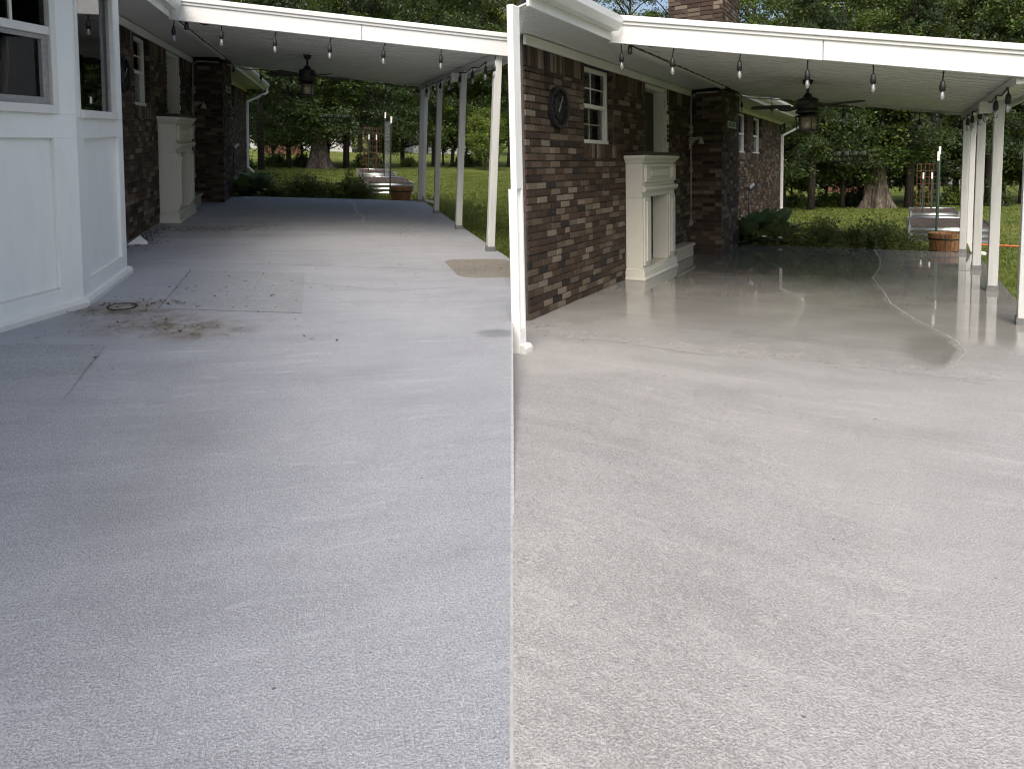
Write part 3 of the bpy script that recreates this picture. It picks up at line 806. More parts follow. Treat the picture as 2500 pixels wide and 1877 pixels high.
def bay(th, P):
    pl = th.pl; pts = P['bay']; top = P['soff'] - .005
    b = MB()
    t = .05
    # plinth boards, panels built face by face
    names = []
    for i, (a, c) in enumerate(zip(pts, pts[1:])):
        A = Vector((*a, 0)); C = Vector((*c, 0)); d = (C-A); L = d.length; d.normalize(); n = Vector((-d.y, d.x, 0))
        if n.x < 0 and abs(n.x) > .1: n = -n
        if i == 0: n = Vector((abs(n.x), abs(n.y), 0))
        def q(s0, s1, z0, z1, d0, d1):   # board: along s, out of the face d0..d1
            p = [A+d*s0+n*d0, A+d*s1+n*d0, A+d*s1+n*d1, A+d*s0+n*d1]
            return [(*v.xy, z0) for v in p] + [(*v.xy, z1) for v in p]
        if i == 0:
            fb = MB().hexa(q(0, L, -.02, top, -t, 0)); th.part('bay_side', fb, M['white_bay']); continue
        if pl is PL and i == 1: ws, we, wz0, wz1, ps, pe = .46, 1.30-.0, 1.44, 2.40, .24, 1.0
        if pl is PL:
            if i == 1: win = (.24, 1.15, 1.47, 2.42); pan = (.15, 1.08)
            else: win = (.20, 1.12, 1.49, 2.44); pan = (.20, 1.10)
        else: win = None; pan = (.02, L-.01)
        p0, p1 = pan; pz0, pz1 = .17, 1.26
        # backing sheet under the window line
        face = MB()
        face.hexa(q(0.0, L, 0, pz1, -t-.02, -.03))
        bo = th.part('bay_panel', face, M['white_bay'])
        fr = MB()
        fr.hexa(q(0, p0, .0, pz1, -.03, 0)); fr.hexa(q(p1, L, 0, pz1, -.03, 0)); fr.hexa(q(p0, p1, 0, pz0, -.03, 0))
        fr.hexa(q(0, L, pz1, (win[2]-.06) if win else top, -t, 0.0))
        if win:
            fr.hexa(q(0, win[0]-.05, win[2]-.06, top, -t, 0)); fr.hexa(q(win[1]+.05, L, win[2]-.06, top, -t, 0)); fr.hexa(q(win[0]-.05, win[1]+.05, win[3]+.05, top, -t, 0))
        th.part('bay_frame', fr, M['white_bay'], bo, bevel=.003)
        led = MB(); led.hexa(q(p0+.004, p1-.004, pz0, pz0+.014, -.029, -.002)); th.part('panel_ledge', led, M['white_trim'], bo)
        base = MB()
        pr = [(-.001,.0),(.045,0),(.045,.035),(.03,.06),(-.001,.065)]
        base.extrude(pr, A - d*(.02 if i == 1 else -.0), C + d*(.018 if (i == 1 and pl is PL) else 0), n)
        th.part('base_trim', base, M['white_trim'])
        if win:
            s0, s1, z0, z1 = win
            wf = MB(); fw = .045
            wf.hexa(q(s0-.05, s0, z0-.06, z1+.05, -.06, .012)); wf.hexa(q(s1, s1+.05, z0-.06, z1+.05, -.06, .012)); wf.hexa(q(s0, s1, z1, z1+.05, -.06, .012)); wf.hexa(q(s0, s1, z0-.06, z0, -.06, .03))
            wo = th.part('window', wf, M['white_trim'], bevel=.004)
            if i == 1:
                p = MB().hexa(q(s0, s1, z0, z1, -.045, -.04)); th.part('pane', p, M['pane'], wo)
                sg = MB().hexa(q(s0, s0+.022, z0, z1, -.039, -.02)); th.part('screen_edge', sg, M['conduit'], wo)
            else:
                zm = 1.99
                th.part('pane', MB().hexa(q(s0, s1, z0, zm, -.05, -.045)), M['pane'], wo); th.part('pane', MB().hexa(q(s0, s1, zm, z1, -.035, -.03)), M['pane'], wo)
                th.part('meeting_rail', MB().hexa(q(s0, s1, zm-.025, zm+.03, -.044, .0)), M['white_trim'], wo)
                sc = MB(); sc.hexa(q(s0, s0+.05, z0, zm-.026, -.043, -.015)); sc.hexa(q(s0+.05, s1, z0, z0+.05, -.043, -.015)); sc.hexa(q(s0+.05, s1, zm-.06, zm-.026, -.043, -.015))
                th.part('screen_frame', sc, M['conduit'], wo)
                th.part('muntin', MB().hexa(q(s0+.26, s0+.28, zm+.03, z1, -.029, -.015)), M['white_trim'], wo)
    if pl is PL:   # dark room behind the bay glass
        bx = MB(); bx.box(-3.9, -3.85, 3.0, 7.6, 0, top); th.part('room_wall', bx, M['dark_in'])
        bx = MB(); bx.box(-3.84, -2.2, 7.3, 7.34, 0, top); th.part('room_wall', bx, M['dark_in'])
        
hL = house(PL); hR = house(PR)
# yellow cloth hanging inside the left bay window
def cloth():
    mb = MB(); n = 14; v = []
    for j in range(9):
        z = 1.40 + .72*j/8
        for i in range(n+1):
            s = i/n; w = .40*(1-.45*(j/8)**1.6)
            v.append((-1.98 + w*(s-.5)*.8, 6.80 + .03*math.sin(s*19+j*.4), z))
    f = [(j*(n+1)+i, j*(n+1)+i+1, (j+1)*(n+1)+i+1, (j+1)*(n+1)+i) for j in range(8) for i in range(n)]
    mb.add(v, f, True)
    o = single(PL, 'hanging_cloth', mb, M['yellow'], 'yellow cloth hanging behind the white bay window glass', 'cloth', (-1.98, 6.8, 1.4), recalc=False)
    m = o.modifiers.new('thick', 'SOLIDIFY'); m.thickness = .012
cloth()

# ------------------------------------------------------------------ covered porch on white posts
def porch(pl):
    P = MEAS[pl.side]; wd = WORD[pl.side]
    jx, jz, sl, rx = P['jx'], P['jz'], P['slope'], P['rx']
    th = Thing(pl, 'porch_roof', f'white flat porch roof on slender posts over the {wd}', 'porch', (P['posts'][1][0], P['posts'][1][1], 0))
    x0 = jx + .03; x1 = rx + .12
    def zc(x): return jz + .02 - sl*(x-jx)
    fl, fr_, bl_, br_ = P['bl'], P['br'], P['rl'], P['rr']
    def yfront(x): return fl + (fr_-fl)*(x-jx)/(rx-jx)
    def yback(x): return bl_ + (br_-bl_)*(x-jx)/(rx-jx)
    N = 42
    for i in range(N):
        t0 = i/N; t1 = (i+1)/N - .0018
        p = []
        for zz in (0, .02):
            for x, t in ((x0, t0), (x1, t0), (x1, t1), (x0, t1)):
                y = yfront(x) + .03 + (yback(x)-yfront(x)-.06)*t
                p.append((x, y, zc(x) + zz + (.006 if i % 2 else 0)))
        th.part('ceiling_board', MB().hexa(p), M['ceiling'])
    dk = []
    for zz in (.036, .08):
        for x, fn in ((x0, yfront), (x1, yfront), (x1, yback), (x0, yback)):
            dk.append((x, fn(x)+(.03 if fn is yfront else 0), zc(x)+zz))
    th.part('roof_deck', MB().hexa(dk), M['gutter'])
    # front beam
    zl, zr = P['bz_l'], P['bz_r']
    def zb(x): return zl + (zr-zl)*(x-jx)/(rx-jx)
    bm = MB(); h = .205; xa = jx - .0; xb = x1 + (.0 if pl is PL else .4)
    def beam(y_off, th_, xs, ztop, zbot):
        a, b = xs
        return [(a, yfront(a)+y_off, zbot(a)), (b, yfront(b)+y_off, zbot(b)), (b, yfront(b)+y_off+th_, zbot(b)), (a, yfront(a)+y_off+th_, zbot(a)),
                (a, yfront(a)+y_off, ztop(a)), (b, yfront(b)+y_off, ztop(b)), (b, yfront(b)+y_off+th_, ztop(b)), (a, yfront(a)+y_off+th_, ztop(a))]
    if pl is PL: xb = min(xb, pl.seam_x(yfront(xb)) - .01)
    xs_ = (-.55 if pl is PR else .45)
    th.part('front_beam', MB().hexa(beam(-.02, .045, (xs_+.003, xb), lambda x: zb(x)+h, zb)), M['white_beam'], bevel=.004)
    bo = th.part('front_beam', MB().hexa(beam(-.0205, .045, (xa, xs_-.003), lambda x: zb(x)+h, lambda x: zb(x)-.003)), M['white_beam'], bevel=.004)
    th.part('drip_edge', MB().hexa(beam(-.055, .08, (xa-.02, xb), lambda x: zb(x)+h+.055, lambda x: zb(x)+h+.001)), M['gutter'], bo, bevel=.006)
    th.part('drip_edge', MB().hexa(beam(-.037, .0165, (xa, xb), lambda x: zb(x)+h, lambda x: zb(x)+h-.03)), M['gutter'], bo, bevel=.003)
    # back beam, right beam
    th.part('back_beam', MB().hexa([(x0,yback(x0)-.02,zc(x0)-.03),(x1,yback(x1)-.02,zc(x1)-.03),(x1,yback(x1)+.02,zc(x1)-.03),(x0,yback(x0)+.02,zc(x0)-.03),
                                     (x0,yback(x0)-.02,zc(x0)+.1),(x1,yback(x1)-.02,zc(x1)+.1),(x1,yback(x1)+.02,zc(x1)+.1),(x0,yback(x0)+.02,zc(x0)+.1)]), M['white_trim'])
    px = P['posts'][0][0]; zt = zc(px)-.085
    def side_beam(xa, xb, za, zb2, mat, nm):
        ya, yb = yfront(xa)+.05, yback(xb)-.03
        return th.part(nm, MB().box(xa, xb, ya, yb, za, zb2), mat, bevel=.003)
    side_beam(px-.045, px+.045, zt, zc(px)-.006, M['white_trim'], 'side_beam')
    side_beam(x1-.02, x1+.012, zc(x1)-.05, zc(x1)+.12, M['white_trim'], 'edge_board')
    # trim along the house eave
    tr = MB(); tr.box(jx-.02, jx+.05, fl, P['ch0']-.02, jz-.035, jz-.006); th.part('ledger_trim', tr, M['white_trim'], bevel=.004)
    # posts
    for i, (x, y) in enumerate(P['posts']):
        po = th.part('post', MB().box(x-.045, x+.045, y-.045, y+.045, .055, zt-.0005), M['post'], bevel=.006)
        br = MB(); br.box(x-.055, x+.055, y-.055, y+.055, -.002, .006); br.box(x-.053, x-.046, y-.05, y+.05, .006, .075); br.box(x+.046, x+.053, y-.05, y+.05, .006, .075); br.box(x-.046, x+.046, y-.053, y-.046, .006, .06)
        th.part('post_bracket', br, M['grey_metal'], po)
    # downspout on the far post
    x, y = P['posts'][0]
    ds = MB(); ds.bar((x+.12, y+.03, zt+.03), (x+.12, y+.03, zt-.1), .07, .05); ds.bar((x+.12, y+.03, zt-.08), (x+.085, y+.03, zt-.22), .07, .05); ds.bar((x+.085, y+.03, zt-.2), (x+.085, y+.03, .14), .07, .05)
    ds.bar((x+.085, y+.03, .15), (x+.13, y+.03, .02), .07, .05); ds.bar((x+.12, y+.03, .03), (x+.3, y+.03, -.01), .07, .05)
    th.part('downspout', ds, M['gutter'], bevel=.008)
    bxm = MB(); x, y = P['posts'][2]; bxm.box(x-.17, x-.05, y+.02, y+.16, zt-.12, zt+.0); th.part('junction_box', bxm, M['white_trim'], bevel=.006)
    return th, zc, yfront, yback, zb, zt
porches = {'left': porch(PL), 'right': porch(PR)}

# ------------------------------------------------------------------ string lights
def bulb_parts(th, x, y, z, ln=.10, glass=True, tilt=0):
    s = MB(); s.tube([(x, y, z), (x+.01*tilt, y, z-ln*.6), (x+.012*tilt, y, z-ln)], .006, 6)
    zz = z - ln; x2 = x + .012*tilt
    s.lathe((x2, y, zz), [(.014,-.085),(.023,-.083),(.024,-.04),(.021,-.03),(.019,-.012),(.009,0.008)], 10)
    o = th.part('bulb_socket', s, M['socket'])
    if glass:
        b = MB(); b.lathe((x2, y, zz-.085), [(.005,-.080),(.015,-.075),(.021,-.058),(.021,-.042),(.016,-.016),(.013,.0)], 12)
        th.part('bulb', b, M['bulb'], o)
        f = MB(); f.tube([(x2, y, zz-.09), (x2-.006, y, zz-.12), (x2+.006, y, zz-.135), (x2, y, zz-.1)], .0035, 5)
        th.part('filament', f, M['galv'], o)
FRONT = {'left': [(428,1),(455,0),(541,1),(675,1),(809,1),(940,1),(1078,1),(1212,1)], 'right': [(1516,1),(1539,0),(1646,1),(1809,1),(1973,1),(2133,1),(2307,1)]}
REAR = {'left': [(572,0),(637,1),(710,1),(786,1),(864,1),(940,1),(1020,0)], 'right': [(1810,1),(1884,1),(2061,1),(2155,1),(2246,1),(2345,1)]}
def unproj(pl, px, py, axis, val):
    d = FW + RT*(px-1250)/F - UPV*(py-CY)/F
    d = pl.I.to_3x3() @ Vector(d); c = pl.I @ Vector((0, 0, EYE))
    t = (val - c[axis])/d[axis]; return c + d*t
def string_lights(pl):
    P = MEAS[pl.side]; th_p, zc, yfront, yback, zb, zt = porches[pl.side]; wd = WORD[pl.side]
    th = Thing(pl, 'string_light', f'black string light with clear bulbs hung round the porch of the {wd}', 'string light', (P['jx'], P['bl'], P['jz']))
    # front run behind the beam
    pts = []; y_in = .05
    for px, g in FRONT[pl.side]:
        q = None; ym = (P['bl']+P['br'])/2
        for _ in range(4):
            q = unproj(pl, px, 110, 1, ym + y_in); ym = yfront(q.x)
        pts.append((q.x, ym+y_in, zb(q.x)+.015, g))
    for k, (x, y, z, g) in enumerate(pts): bulb_parts(th, x, y, z, R.uniform(.075, .12) if g else .02, bool(g), R.uniform(-1.6, 1.6))
    cab = []
    for k, (x, y, z, g) in enumerate(pts):
        cab.append((x, y, z+.02))
        if k < len(pts)-1: cab.append(((x+pts[k+1][0])/2, y, (z+pts[k+1][2])/2 - .005 + (.03 if k > 1 else -.015)))
    th.part('cable', MB().tube(cab, .0065, 6), M['cable'])
    # rear run under the back beam
    pts = []
    for px, g in REAR[pl.side]:
        ym = P['rl']
        for _ in range(4):
            q = unproj(pl, px, 250, 1, ym-.06); ym = yback(q.x)
        pts.append((q.x, ym-.06, zc(q.x)-.05, g))
    for k, (x, y, z, g) in enumerate(pts): bulb_parts(th, x, y, z, .11 if g else .03, bool(g), R.uniform(-1, 1))
    cab = [(P['CH']+.03, P['ch1']-.15, zc(P['CH'])-.02)]
    for k, (x, y, z, g) in enumerate(pts):
        cab.append((x, y, z))
        if k < len(pts)-1: n = pts[k+1]; cab.append(((x+n[0])/2, y, (z+n[2])/2-.03))
    px = P['posts'][0][0]; y0 = P['posts'][0][1]
    cab += [(px-.2, y0-.05, zt-.10), (px-.06, y0-.1, zt-.02)]
    ys = [y0-.1 - .8*k for k in range(1, int((y0-.1-P['posts'][3][1])/.8)+1)]
    xb = px-.06
    for k, y in enumerate(ys):
        cab.append((xb, y+.4, zt-.03)); cab.append((xb, y, zt+.005))
        if k % 1 == 0: bulb_parts(th, xb, y, zt+.0, .05, True, R.uniform(-1, 1))
    th.part('cable', MB().tube(cab, .0075, 6), M['cable'])
string_lights(PL); string_lights(PR)

# ------------------------------------------------------------------ ceiling fans
def fan(pl, ang):
    P = MEAS[pl.side]; x, y = P['fan']; zc = porches[pl.side][1]; z = zc(x)
    th = Thing(pl, 'ceiling_fan', f'dark five-blade ceiling fan with lantern under the porch of the {WORD[pl.side]}', 'ceiling fan', (x, y, z))
    th.part('canopy', MB().lathe((x, y, z), [(.022,-.07),(.05,-.05),(.065,0.0)], 16), M['black_iron'])
    th.part('downrod', MB().tube([(x, y, z-.06), (x, y, z-.20)], .016, 10), M['black_iron'])
    hb = z-.18
    th.part('motor_housing', MB().lathe((x, y, hb), [(.07,-.235),(.135,-.215),(.14,-.19),(.115,-.17),(.125,-.15),(.125,-.06),(.105,-.045),(.06,-.03),(.045,0),(.03,.02)], 20), M['black_iron'])
    ln = th.part('lantern', MB().lathe((x, y, hb-.235), [(.135,-.03),(.17,-.025),(.09,.005)], 6).lathe((x, y, hb-.43), [(.125,-.012),(.125,.006),(.09,.01)], 6), M['black_iron'])
    for k in range(6):
        a = k*math.pi/3; b = MB().bar((x+.115*math.cos(a), y+.115*math.sin(a), hb-.43), (x+.13*math.cos(a), y+.13*math.sin(a), hb-.25), .014); th.part('lantern_bar', b, M['black_iron'], ln)
    th.part('lantern_glass', MB().lathe((x, y, hb-.42), [(.098,0),(.105,.155)], 6), M['lantern_glass'], ln)
    for k in range(5):
        a = ang + k*2*math.pi/5; c, s = math.cos(a), math.sin(a)
        arm = MB().bar((x+.10*c, y+.10*s, hb-.14), (x+.24*c, y+.24*s, hb-.135), .05, .012)
        ao = th.part('blade_arm', arm, M['black_iron'])
        d = Vector((c, s, 0)); w = Vector((-s, c, .22)).normalized(); n = d.cross(w)
        bl = MB(); sec = [(.20,.045),(.30,.062),(.50,.07),(.62,.064),(.655,.03)]
        o = Vector((x, y, hb-.13)); vs = []
        for r0, hw in sec:
            for sg, tk in ((-1,-.004),(1,-.004),(1,.004),(-1,.004)): vs.append(o + d*r0 + w*hw*sg + n*tk)
        fs = [(i*4+j, i*4+(j+1)%4, (i+1)*4+(j+1)%4, (i+1)*4+j) for i in range(4) for j in range(4)] + [(0,1,2,3), (16,17,18,19)]
        bl.add(vs, fs); th.part('blade', bl, M['black_wood'] if k % 5 else M['black_wood'])
fan(PL, rad(12)); fan(PR, rad(-18))

# ------------------------------------------------------------------ wall clock
def clock(pl, hand):
    P = MEAS[pl.side]; W = P['W'] + .016; y = P['clock']; z = 1.915 if pl is PL else 2.01; r = .205
    th = Thing(pl, 'wall_clock', f'round black wall clock on the brick wall of the {WORD[pl.side]}', 'clock', (W, y, z))
    def ring(r0, r1, x0, x1, n=36):
        m = MB(); vs = []
        for k in range(n):
            a = 2*math.pi*k/n; c, s = math.cos(a), math.sin(a)
            for rr, xx in ((r0,x0),(r1,x0),(r1,x1),(r0,x1)): vs.append((W+xx, y+rr*c, z+rr*s))
        m.add(vs, [(k*4+j, k*4+(j+1)%4, ((k+1)%n)*4+(j+1)%4, ((k+1)%n)*4+j) for k in range(n) for j in range(4)]); return m
    th.part('rim', ring(.172, r, 0, .045), M['clock']); th.part('inner_ring', ring(.10, .115, .004, .03), M['clock'])
    n = 36; vs = [(W+.012, y+.17*math.cos(2*math.pi*k/n), z+.17*math.sin(2*math.pi*k/n)) for k in range(n)]
    th.part('dial', MB().add(vs+[(W+.002, a, b) for _, a, b in vs], [tuple(range(n)), tuple(reversed(range(n, 2*n)))] + [(k, (k+1)%n, n+(k+1)%n, n+k) for k in range(n)]), M['clock'])
    for k in range(12):
        a = math.pi*k/6; c, s = math.cos(a), math.sin(a)
        th.part('numeral', MB().bar((W+.022, y+.12*c, z+.12*s), (W+.022, y+.165*c, z+.165*s), .02, .012), M['black_iron'])
    for a, l in hand:
        th.part('hand', MB().bar((W+.036, y, z), (W+.036, y+l*math.cos(a), z+l*math.sin(a)), .007, .004), M['clock_hand'])
clock(PL, [(rad(50), .11), (rad(205), .05)]); clock(PR, [(rad(58), .13), (rad(238), .05)])

# ------------------------------------------------------------------ fireplace mantel leaning on the wall
def mantel(pl):
    P = MEAS[pl.side]; W = P['W']+.02; y0, y1 = P['mantel']; D = P['mdepth']; H = P['mh']; x1 = W + D
    th = Thing(pl, 'fireplace_mantel', f'cream white fireplace mantel with dark shelf against the brick wall of the {WORD[pl.side]}', 'mantel', (W, (y0+y1)/2, 0))
    m = M['mantel']
    # plinth
    b = MB(); b.box(W, x1, y0, y1, 0, .115); b.box(W, x1-.012, y0+.012, y1-.012, .1151, .145)
    th.part('plinth', b, m, bevel=.006)
    th.part('base_moulding', MB().box(W, x1+.015, y0-.012, y1+.012, .0, .03), m, bevel=.005)
    ys, ye = y0+.035, y1-.035; xf = x1-.035
    zo = .665*H
    lw = .30                                    # leg width
    for a, c in ((ys, ys+lw), (ye-lw, ye)):
        lg = th.part('leg', MB().box(W, xf, a, c, .146, zo-.001), m, bevel=.004)
        o = MB(); o.box(xf+.0003, xf+.022, a+.03, c-.03, .18, zo+.0); th.part('leg_panel', o, m, lg, bevel=.006)
        o2 = MB(); o2.box(xf+.0222, xf+.042, a+.08, c-.08, .23, zo-.05); th.part('leg_panel', o2, m, lg, bevel=.005)
    th.part('header', MB().box(W, xf, ys, ye, zo, H-.10), m, bevel=.004)
    hp = MB(); a, c = ys+.05, ye-.05
    z0, z1 = .785*H, H-.115
    hp.box(xf+.0003, xf+.04, a, c, z0, z0+.03); hp.box(xf+.0003, xf+.04, a, c, z1-.03, z1); hp.box(xf+.0003, xf+.04, a, a+.16, z0+.0302, z1-.0302); hp.box(xf+.0003, xf+.04, c-.16, c, z0+.0302, z1-.0302)
    hd = th.part('header_frame', hp, m, bevel=.008)
    hq = MB(); hq.box(xf+.0003, xf+.025, a+.24, c-.24, z0+.065, z1-.065); th.part('header_panel', hq, m, hd, bevel=.008)
    th.part('band_moulding', MB().extrude([(0,0),(.03,0),(.055,.035),(.055,.065),(0,.08)], (xf+.0003, ys-.02, .705*H), (xf+.0003, ye+.02, .705*H), (1,0,0)), m, bevel=.003)
    # crown flares outwards
    def ringpts(ex, z): return [(W, ys-ex, z), (xf+ex, ys-ex, z), (xf+ex, ye+ex, z), (W, ye+ex, z)]
    lev = [(0, H-.0995), (.012, H-.09), (.02, H-.07), (.055, H-.03), (.06, H-.028), (.06, H-.0005)]
    vs = []; [vs.extend(ringpts(e, z)) for e, z in lev]; k = len(lev)
    fs = [(i*4+j, i*4+(j+1)%4, (i+1)*4+(j+1)%4, (i+1)*4+j) for i in range(k-1) for j in range(4)] + [(3,2,1,0), tuple((k-1)*4+j for j in range(4))]
    th.part('crown_moulding', MB().add(vs, fs), m)
    th.part('shelf', MB().box(W, xf+.05, ys-.05, ye+.05, H, H+.045), M['black_wood'], bevel=.004)
mantel(PL); mantel(PR)

# ------------------------------------------------------------------ concrete step, bell, conduit, plaque, vent
def wall_bits(pl):
    P = MEAS[pl.side]; W = P['W']; CH = P['CH']; c0 = P['ch0']; wd = WORD[pl.side]; y0, y1, h = P['step']
    sd_ = P['step'][2]
    b = MB(); b.box(W+.02, W+.19, y0+.02, y1, 0.0, .16); b.box(W+.02, W+.215, y0, y1+.025, .1605, .21)
    single(pl, 'door_step', b, M['stone_step'], f'low concrete step beside the mantel on the {wd}', 'step', (W+.1, (y0+y1)/2, 0), bevel=.01)
    # conduit with bend, small meter box (part of one run)
    xp = W - .04 + .16; yv = c0 - .03
    xp = W + .03
    th = Thing(pl, 'conduit_pipe', f'grey electrical conduit bent over the chimney breast of the {wd}', 'pipe', (xp, yv, .45))
    z1 = P['soff'] - .05
    th.part('pipe', MB().tube([(xp,yv,.5),(xp,yv,1.2),(xp,yv,z1-.12),(xp+.02,yv,z1-.04),(xp+.09,yv,z1),(CH-.06,yv,z1)], .013, 8), M['conduit'])
    th.part('switch_box', MB().box(xp-.035, xp+.035, yv-.03, yv+.012, 1.93, 2.06), M['conduit'], bevel=.006)
    th.part('outlet_box', MB().box(xp-.05, xp+.03, yv-.03, yv+.012, .44, .53), M['conduit'], bevel=.006)
    th.part('clamp', MB().box(xp-.03, xp+.03, yv-.018, yv+.014, 1.30, 1.38), M['conduit'])
    # fretwork bracket with a bell
    yb = c0 - .10; xb = W + .02; zt = 1.86 if pl is PR else 1.79
    tb = Thing(pl, 'bell_bracket', f'white fretwork bracket holding a bell near the chimney of the {wd}', 'bell', (xb, yb, zt-.2))
    yq = yb
    fr = MB(); a = (xb, yq, zt); L = .19
    # bracket stands out from the wall, in the plane facing the patio front
    fr.bar((xb, yq, zt), (xb+L, yq, zt), .014); fr.bar((xb, yq, zt-.007), (xb, yq, zt-.19), .014)
    arc = [(xb + L*math.cos(t)*1.0, yq, zt - .19*(1-math.sin(t)) - .0) for t in [math.pi/2*k/8 for k in range(9)]]
    arc = [(xb+L*(1-math.cos(t)), yq, zt-.19*(1-math.sin(t))) for t in [math.pi/2*k/8 for k in range(9)]]
    fr.tube(arc, .006, 6)
    for k in range(1, 6):
        fr.bar((xb+L*k/6, yq, zt-.005), (xb, yq, zt-.19*k/6), .007); fr.bar((xb+L*k/6, yq, zt-.005), (xb+L*k/6*.55, yq, zt-.10*(1-k/8)), .007)
    tb.part('bracket', fr, M['bracket'])
    tb.part('bell', MB().lathe((xb+L+.0, yq, zt-.10), [(.062,-.005),(.058,.0),(.042,.018),(.034,.05),(.026,.075),(.012,.088),(.008,.1)], 18), M['bracket'])
    # name plaque on the chimney side
    ym = (P['ch0']+P['ch1'])/2 - .08; zq = 2.07
    tp = Thing(pl, 'name_plaque', f'small cream plaque with letters on the brick chimney of the {wd}', 'sign', (CH+.016, ym, zq-.06))
    tp.part('plate', MB().box(CH+.016, CH+.032, ym-.31, ym+.31, zq-.055, zq+.055), M['plaque'], bevel=.004)
    for q in (-1, 1): tp.part('border', MB().box(CH+.0325, CH+.037, ym-.305, ym+.305, zq+q*.048-.006, zq+q*.048+.006), M['bracket'])
    fc = bpy.data.curves.new('letters', 'FONT'); fc.body = 'RELAX'; fc.size = .10; fc.extrude = .002; fc.align_x = 'CENTER'; fc.align_y = 'CENTER'; fc.space_character = 1.3
    tmp = bpy.data.objects.new('tmp', fc); COL.objects.link(tmp)
    dg = bpy.context.evaluated_depsgraph_get(); me = bpy.data.meshes.new_from_object(tmp.evaluated_get(dg)); bpy.data.objects.remove(tmp)
    me.materials.clear(); me.materials.append(M['black_wood'])
    lo = bpy.data.objects.new('letters', me); COL.objects.link(lo); lo.parent = tp.o
    lo.matrix_local = Matrix.Translation((.019, 0, .06)) @ Matrix(((0,0,1,0),(1.25,0,0,0),(0,1,0,0),(0,0,0,1)))
    # crawl-space vent
    yv2 = P['ch1'] - .32
    vt = Thing(pl, 'wall_vent', f'dark louvred vent low in the chimney of the {wd}', 'vent', (CH+.016, yv2, .05))
    vt.part('vent_frame', MB().box(CH+.014, CH+.024, yv2-.17, yv2+.17, .03, .28), M['black_iron'])
    for k in range(6): vt.part('louvre', MB().box(CH+.0245, CH+.032, yv2-.15, yv2+.15, .05+k*.037, .066+k*.037), M['black_iron'])
wall_bits(PL); wall_bits(PR)
# light switch by the mantel (right photograph)
single(PR, 'outlet_cover', MB().box(RP['W']+.016, RP['W']+.03, 9.80, 9.87, 1.33, 1.46), M['mantel'], 'small pale outlet cover on brick beside the right mantel', 'outlet', (RP['W'], 9.83, 1.4), bevel=.003)

# ------------------------------------------------------------------ hanging things at the porch back
def hanger(pl, px0, px1, py):
    P = MEAS[pl.side]; _, zc, yf, yb, zb, zt = porches[pl.side]
    y = (P['rl']+P['rr'])/2 + .12
    a = unproj(pl, px0, py, 1, y); b = unproj(pl, px1, py, 1, y); z = a.z; xm = (a.x+b.x)/2
    th = Thing(pl, 'hanging_shelf', f'black iron candle rack hung by rods behind the {WORD[pl.side]}', 'rack', (xm, y, z))
    fr = MB()
    for zz in (z, z-.09): 
        fr.bar((a.x, y-.06, zz), (b.x, y-.06, zz), .014); fr.bar((a.x, y+.06, zz), (b.x, y+.06, zz), .014)
    for xx in (a.x, b.x):
        fr.bar((xx, y-.06, z), (xx, y+.06, z), .014); fr.bar((xx, y-.06, z-.09), (xx, y-.06, z), .014)
    n = 7
    for k in range(n):
        cx = a.x + (b.x-a.x)*(k+.5)/n; r = .038
        fr.tube([(cx + r*math.cos(t), y-.06, z-.045 + r*math.sin(t)) for t in [i*math.pi/5 for i in range(11)]], .005, 5)
    th.part('frame', fr, M['black_iron'])
    zt2 = zc(xm) - .05; ro = MB()
    for xx in (a.x+.05, b.x-.05): ro.tube([(xx, y, z), (xm + (.06 if xx > xm else -.06), y-.08, zt2)], .007, 6)
    th.part('rod', ro, M['black_iron'])
    for k in range(4):
        cx = a.x + (b.x-a.x)*(k+.5)/4
        th.part('candle', MB().lathe((cx, y, z), [(.035,.007),(.035,.07),(.01,.075)], 10), M['pale_candle'])
hanger(PL, 781, 848, 287); hanger(PR, 2036, 2119, 382)
def ornament():
    P = RP; _, zc, yf, yb, zb, zt = porches['right']; c = unproj(PR, 2289, 291, 1, 12.15)
    th = Thing(PR, 'hanging_ornament', 'clear faceted glass ornament hung from the right porch beam', 'ornament', tuple(c))
    prof = [(.004,-.13),(.05,-.08),(.095,.0),(.075,.055),(.02,.09)]
    th.part('glass_body', MB().lathe(tuple(c), prof, 8), M['ornament'])
    w = MB()
    for k in range(8):
        a = math.pi*k/4; w.tube([(c.x+r*1.02*math.cos(a), c.y+r*1.02*math.sin(a), c.z+z) for r, z in prof], .003, 5)
    w.tube([(c.x, c.y, c.z+.09), (c.x, c.y, zc(c.x)-.03)], .003, 5)
    th.part('wire', w, M['wire'])
ornament()

# ------------------------------------------------------------------ garden things
def barrel(pl):
    x, y = MEAS[pl.side]['barrel']; z = -.085; r0, r1, h = .20, .245, .32
    th = Thing(pl, 'barrel_planter', f'cedar half-barrel planter at the back edge of the {WORD[pl.side]}', 'planter', (x, y, z))
    n = 20
    for k in range(n):
        a0 = 2*math.pi*k/n + .012; a1 = 2*math.pi*(k+1)/n - .012
        p = []
        for r, zz in ((r0, z), (r1, z+h)):
            p += [(x+(r-.018)*math.cos(a0), y+(r-.018)*math.sin(a0), zz), (x+r*math.cos(a0), y+r*math.sin(a0), zz), (x+r*math.cos(a1), y+r*math.sin(a1), zz), (x+(r-.018)*math.cos(a1), y+(r-.018)*math.sin(a1), zz)]
        th.part('stave', MB().hexa(p), M['wood_barrel'])
    for q in (.68, .06):
        r = r0 + (r1-r0)*q + .003; zz = z + h*q
        th.part('hoop', MB().lathe((x, y, zz), [(r,0),(r+.003,0),(r+.006,.022),(r+.003,.022)], 24, False), M['black_iron'])
    th.part('soil', MB().lathe((x, y, z+h-.06), [(.20,-.02),(.21,.0),(.1,.012)], 16), M['soil'])
barrel(PL); barrel(PR)
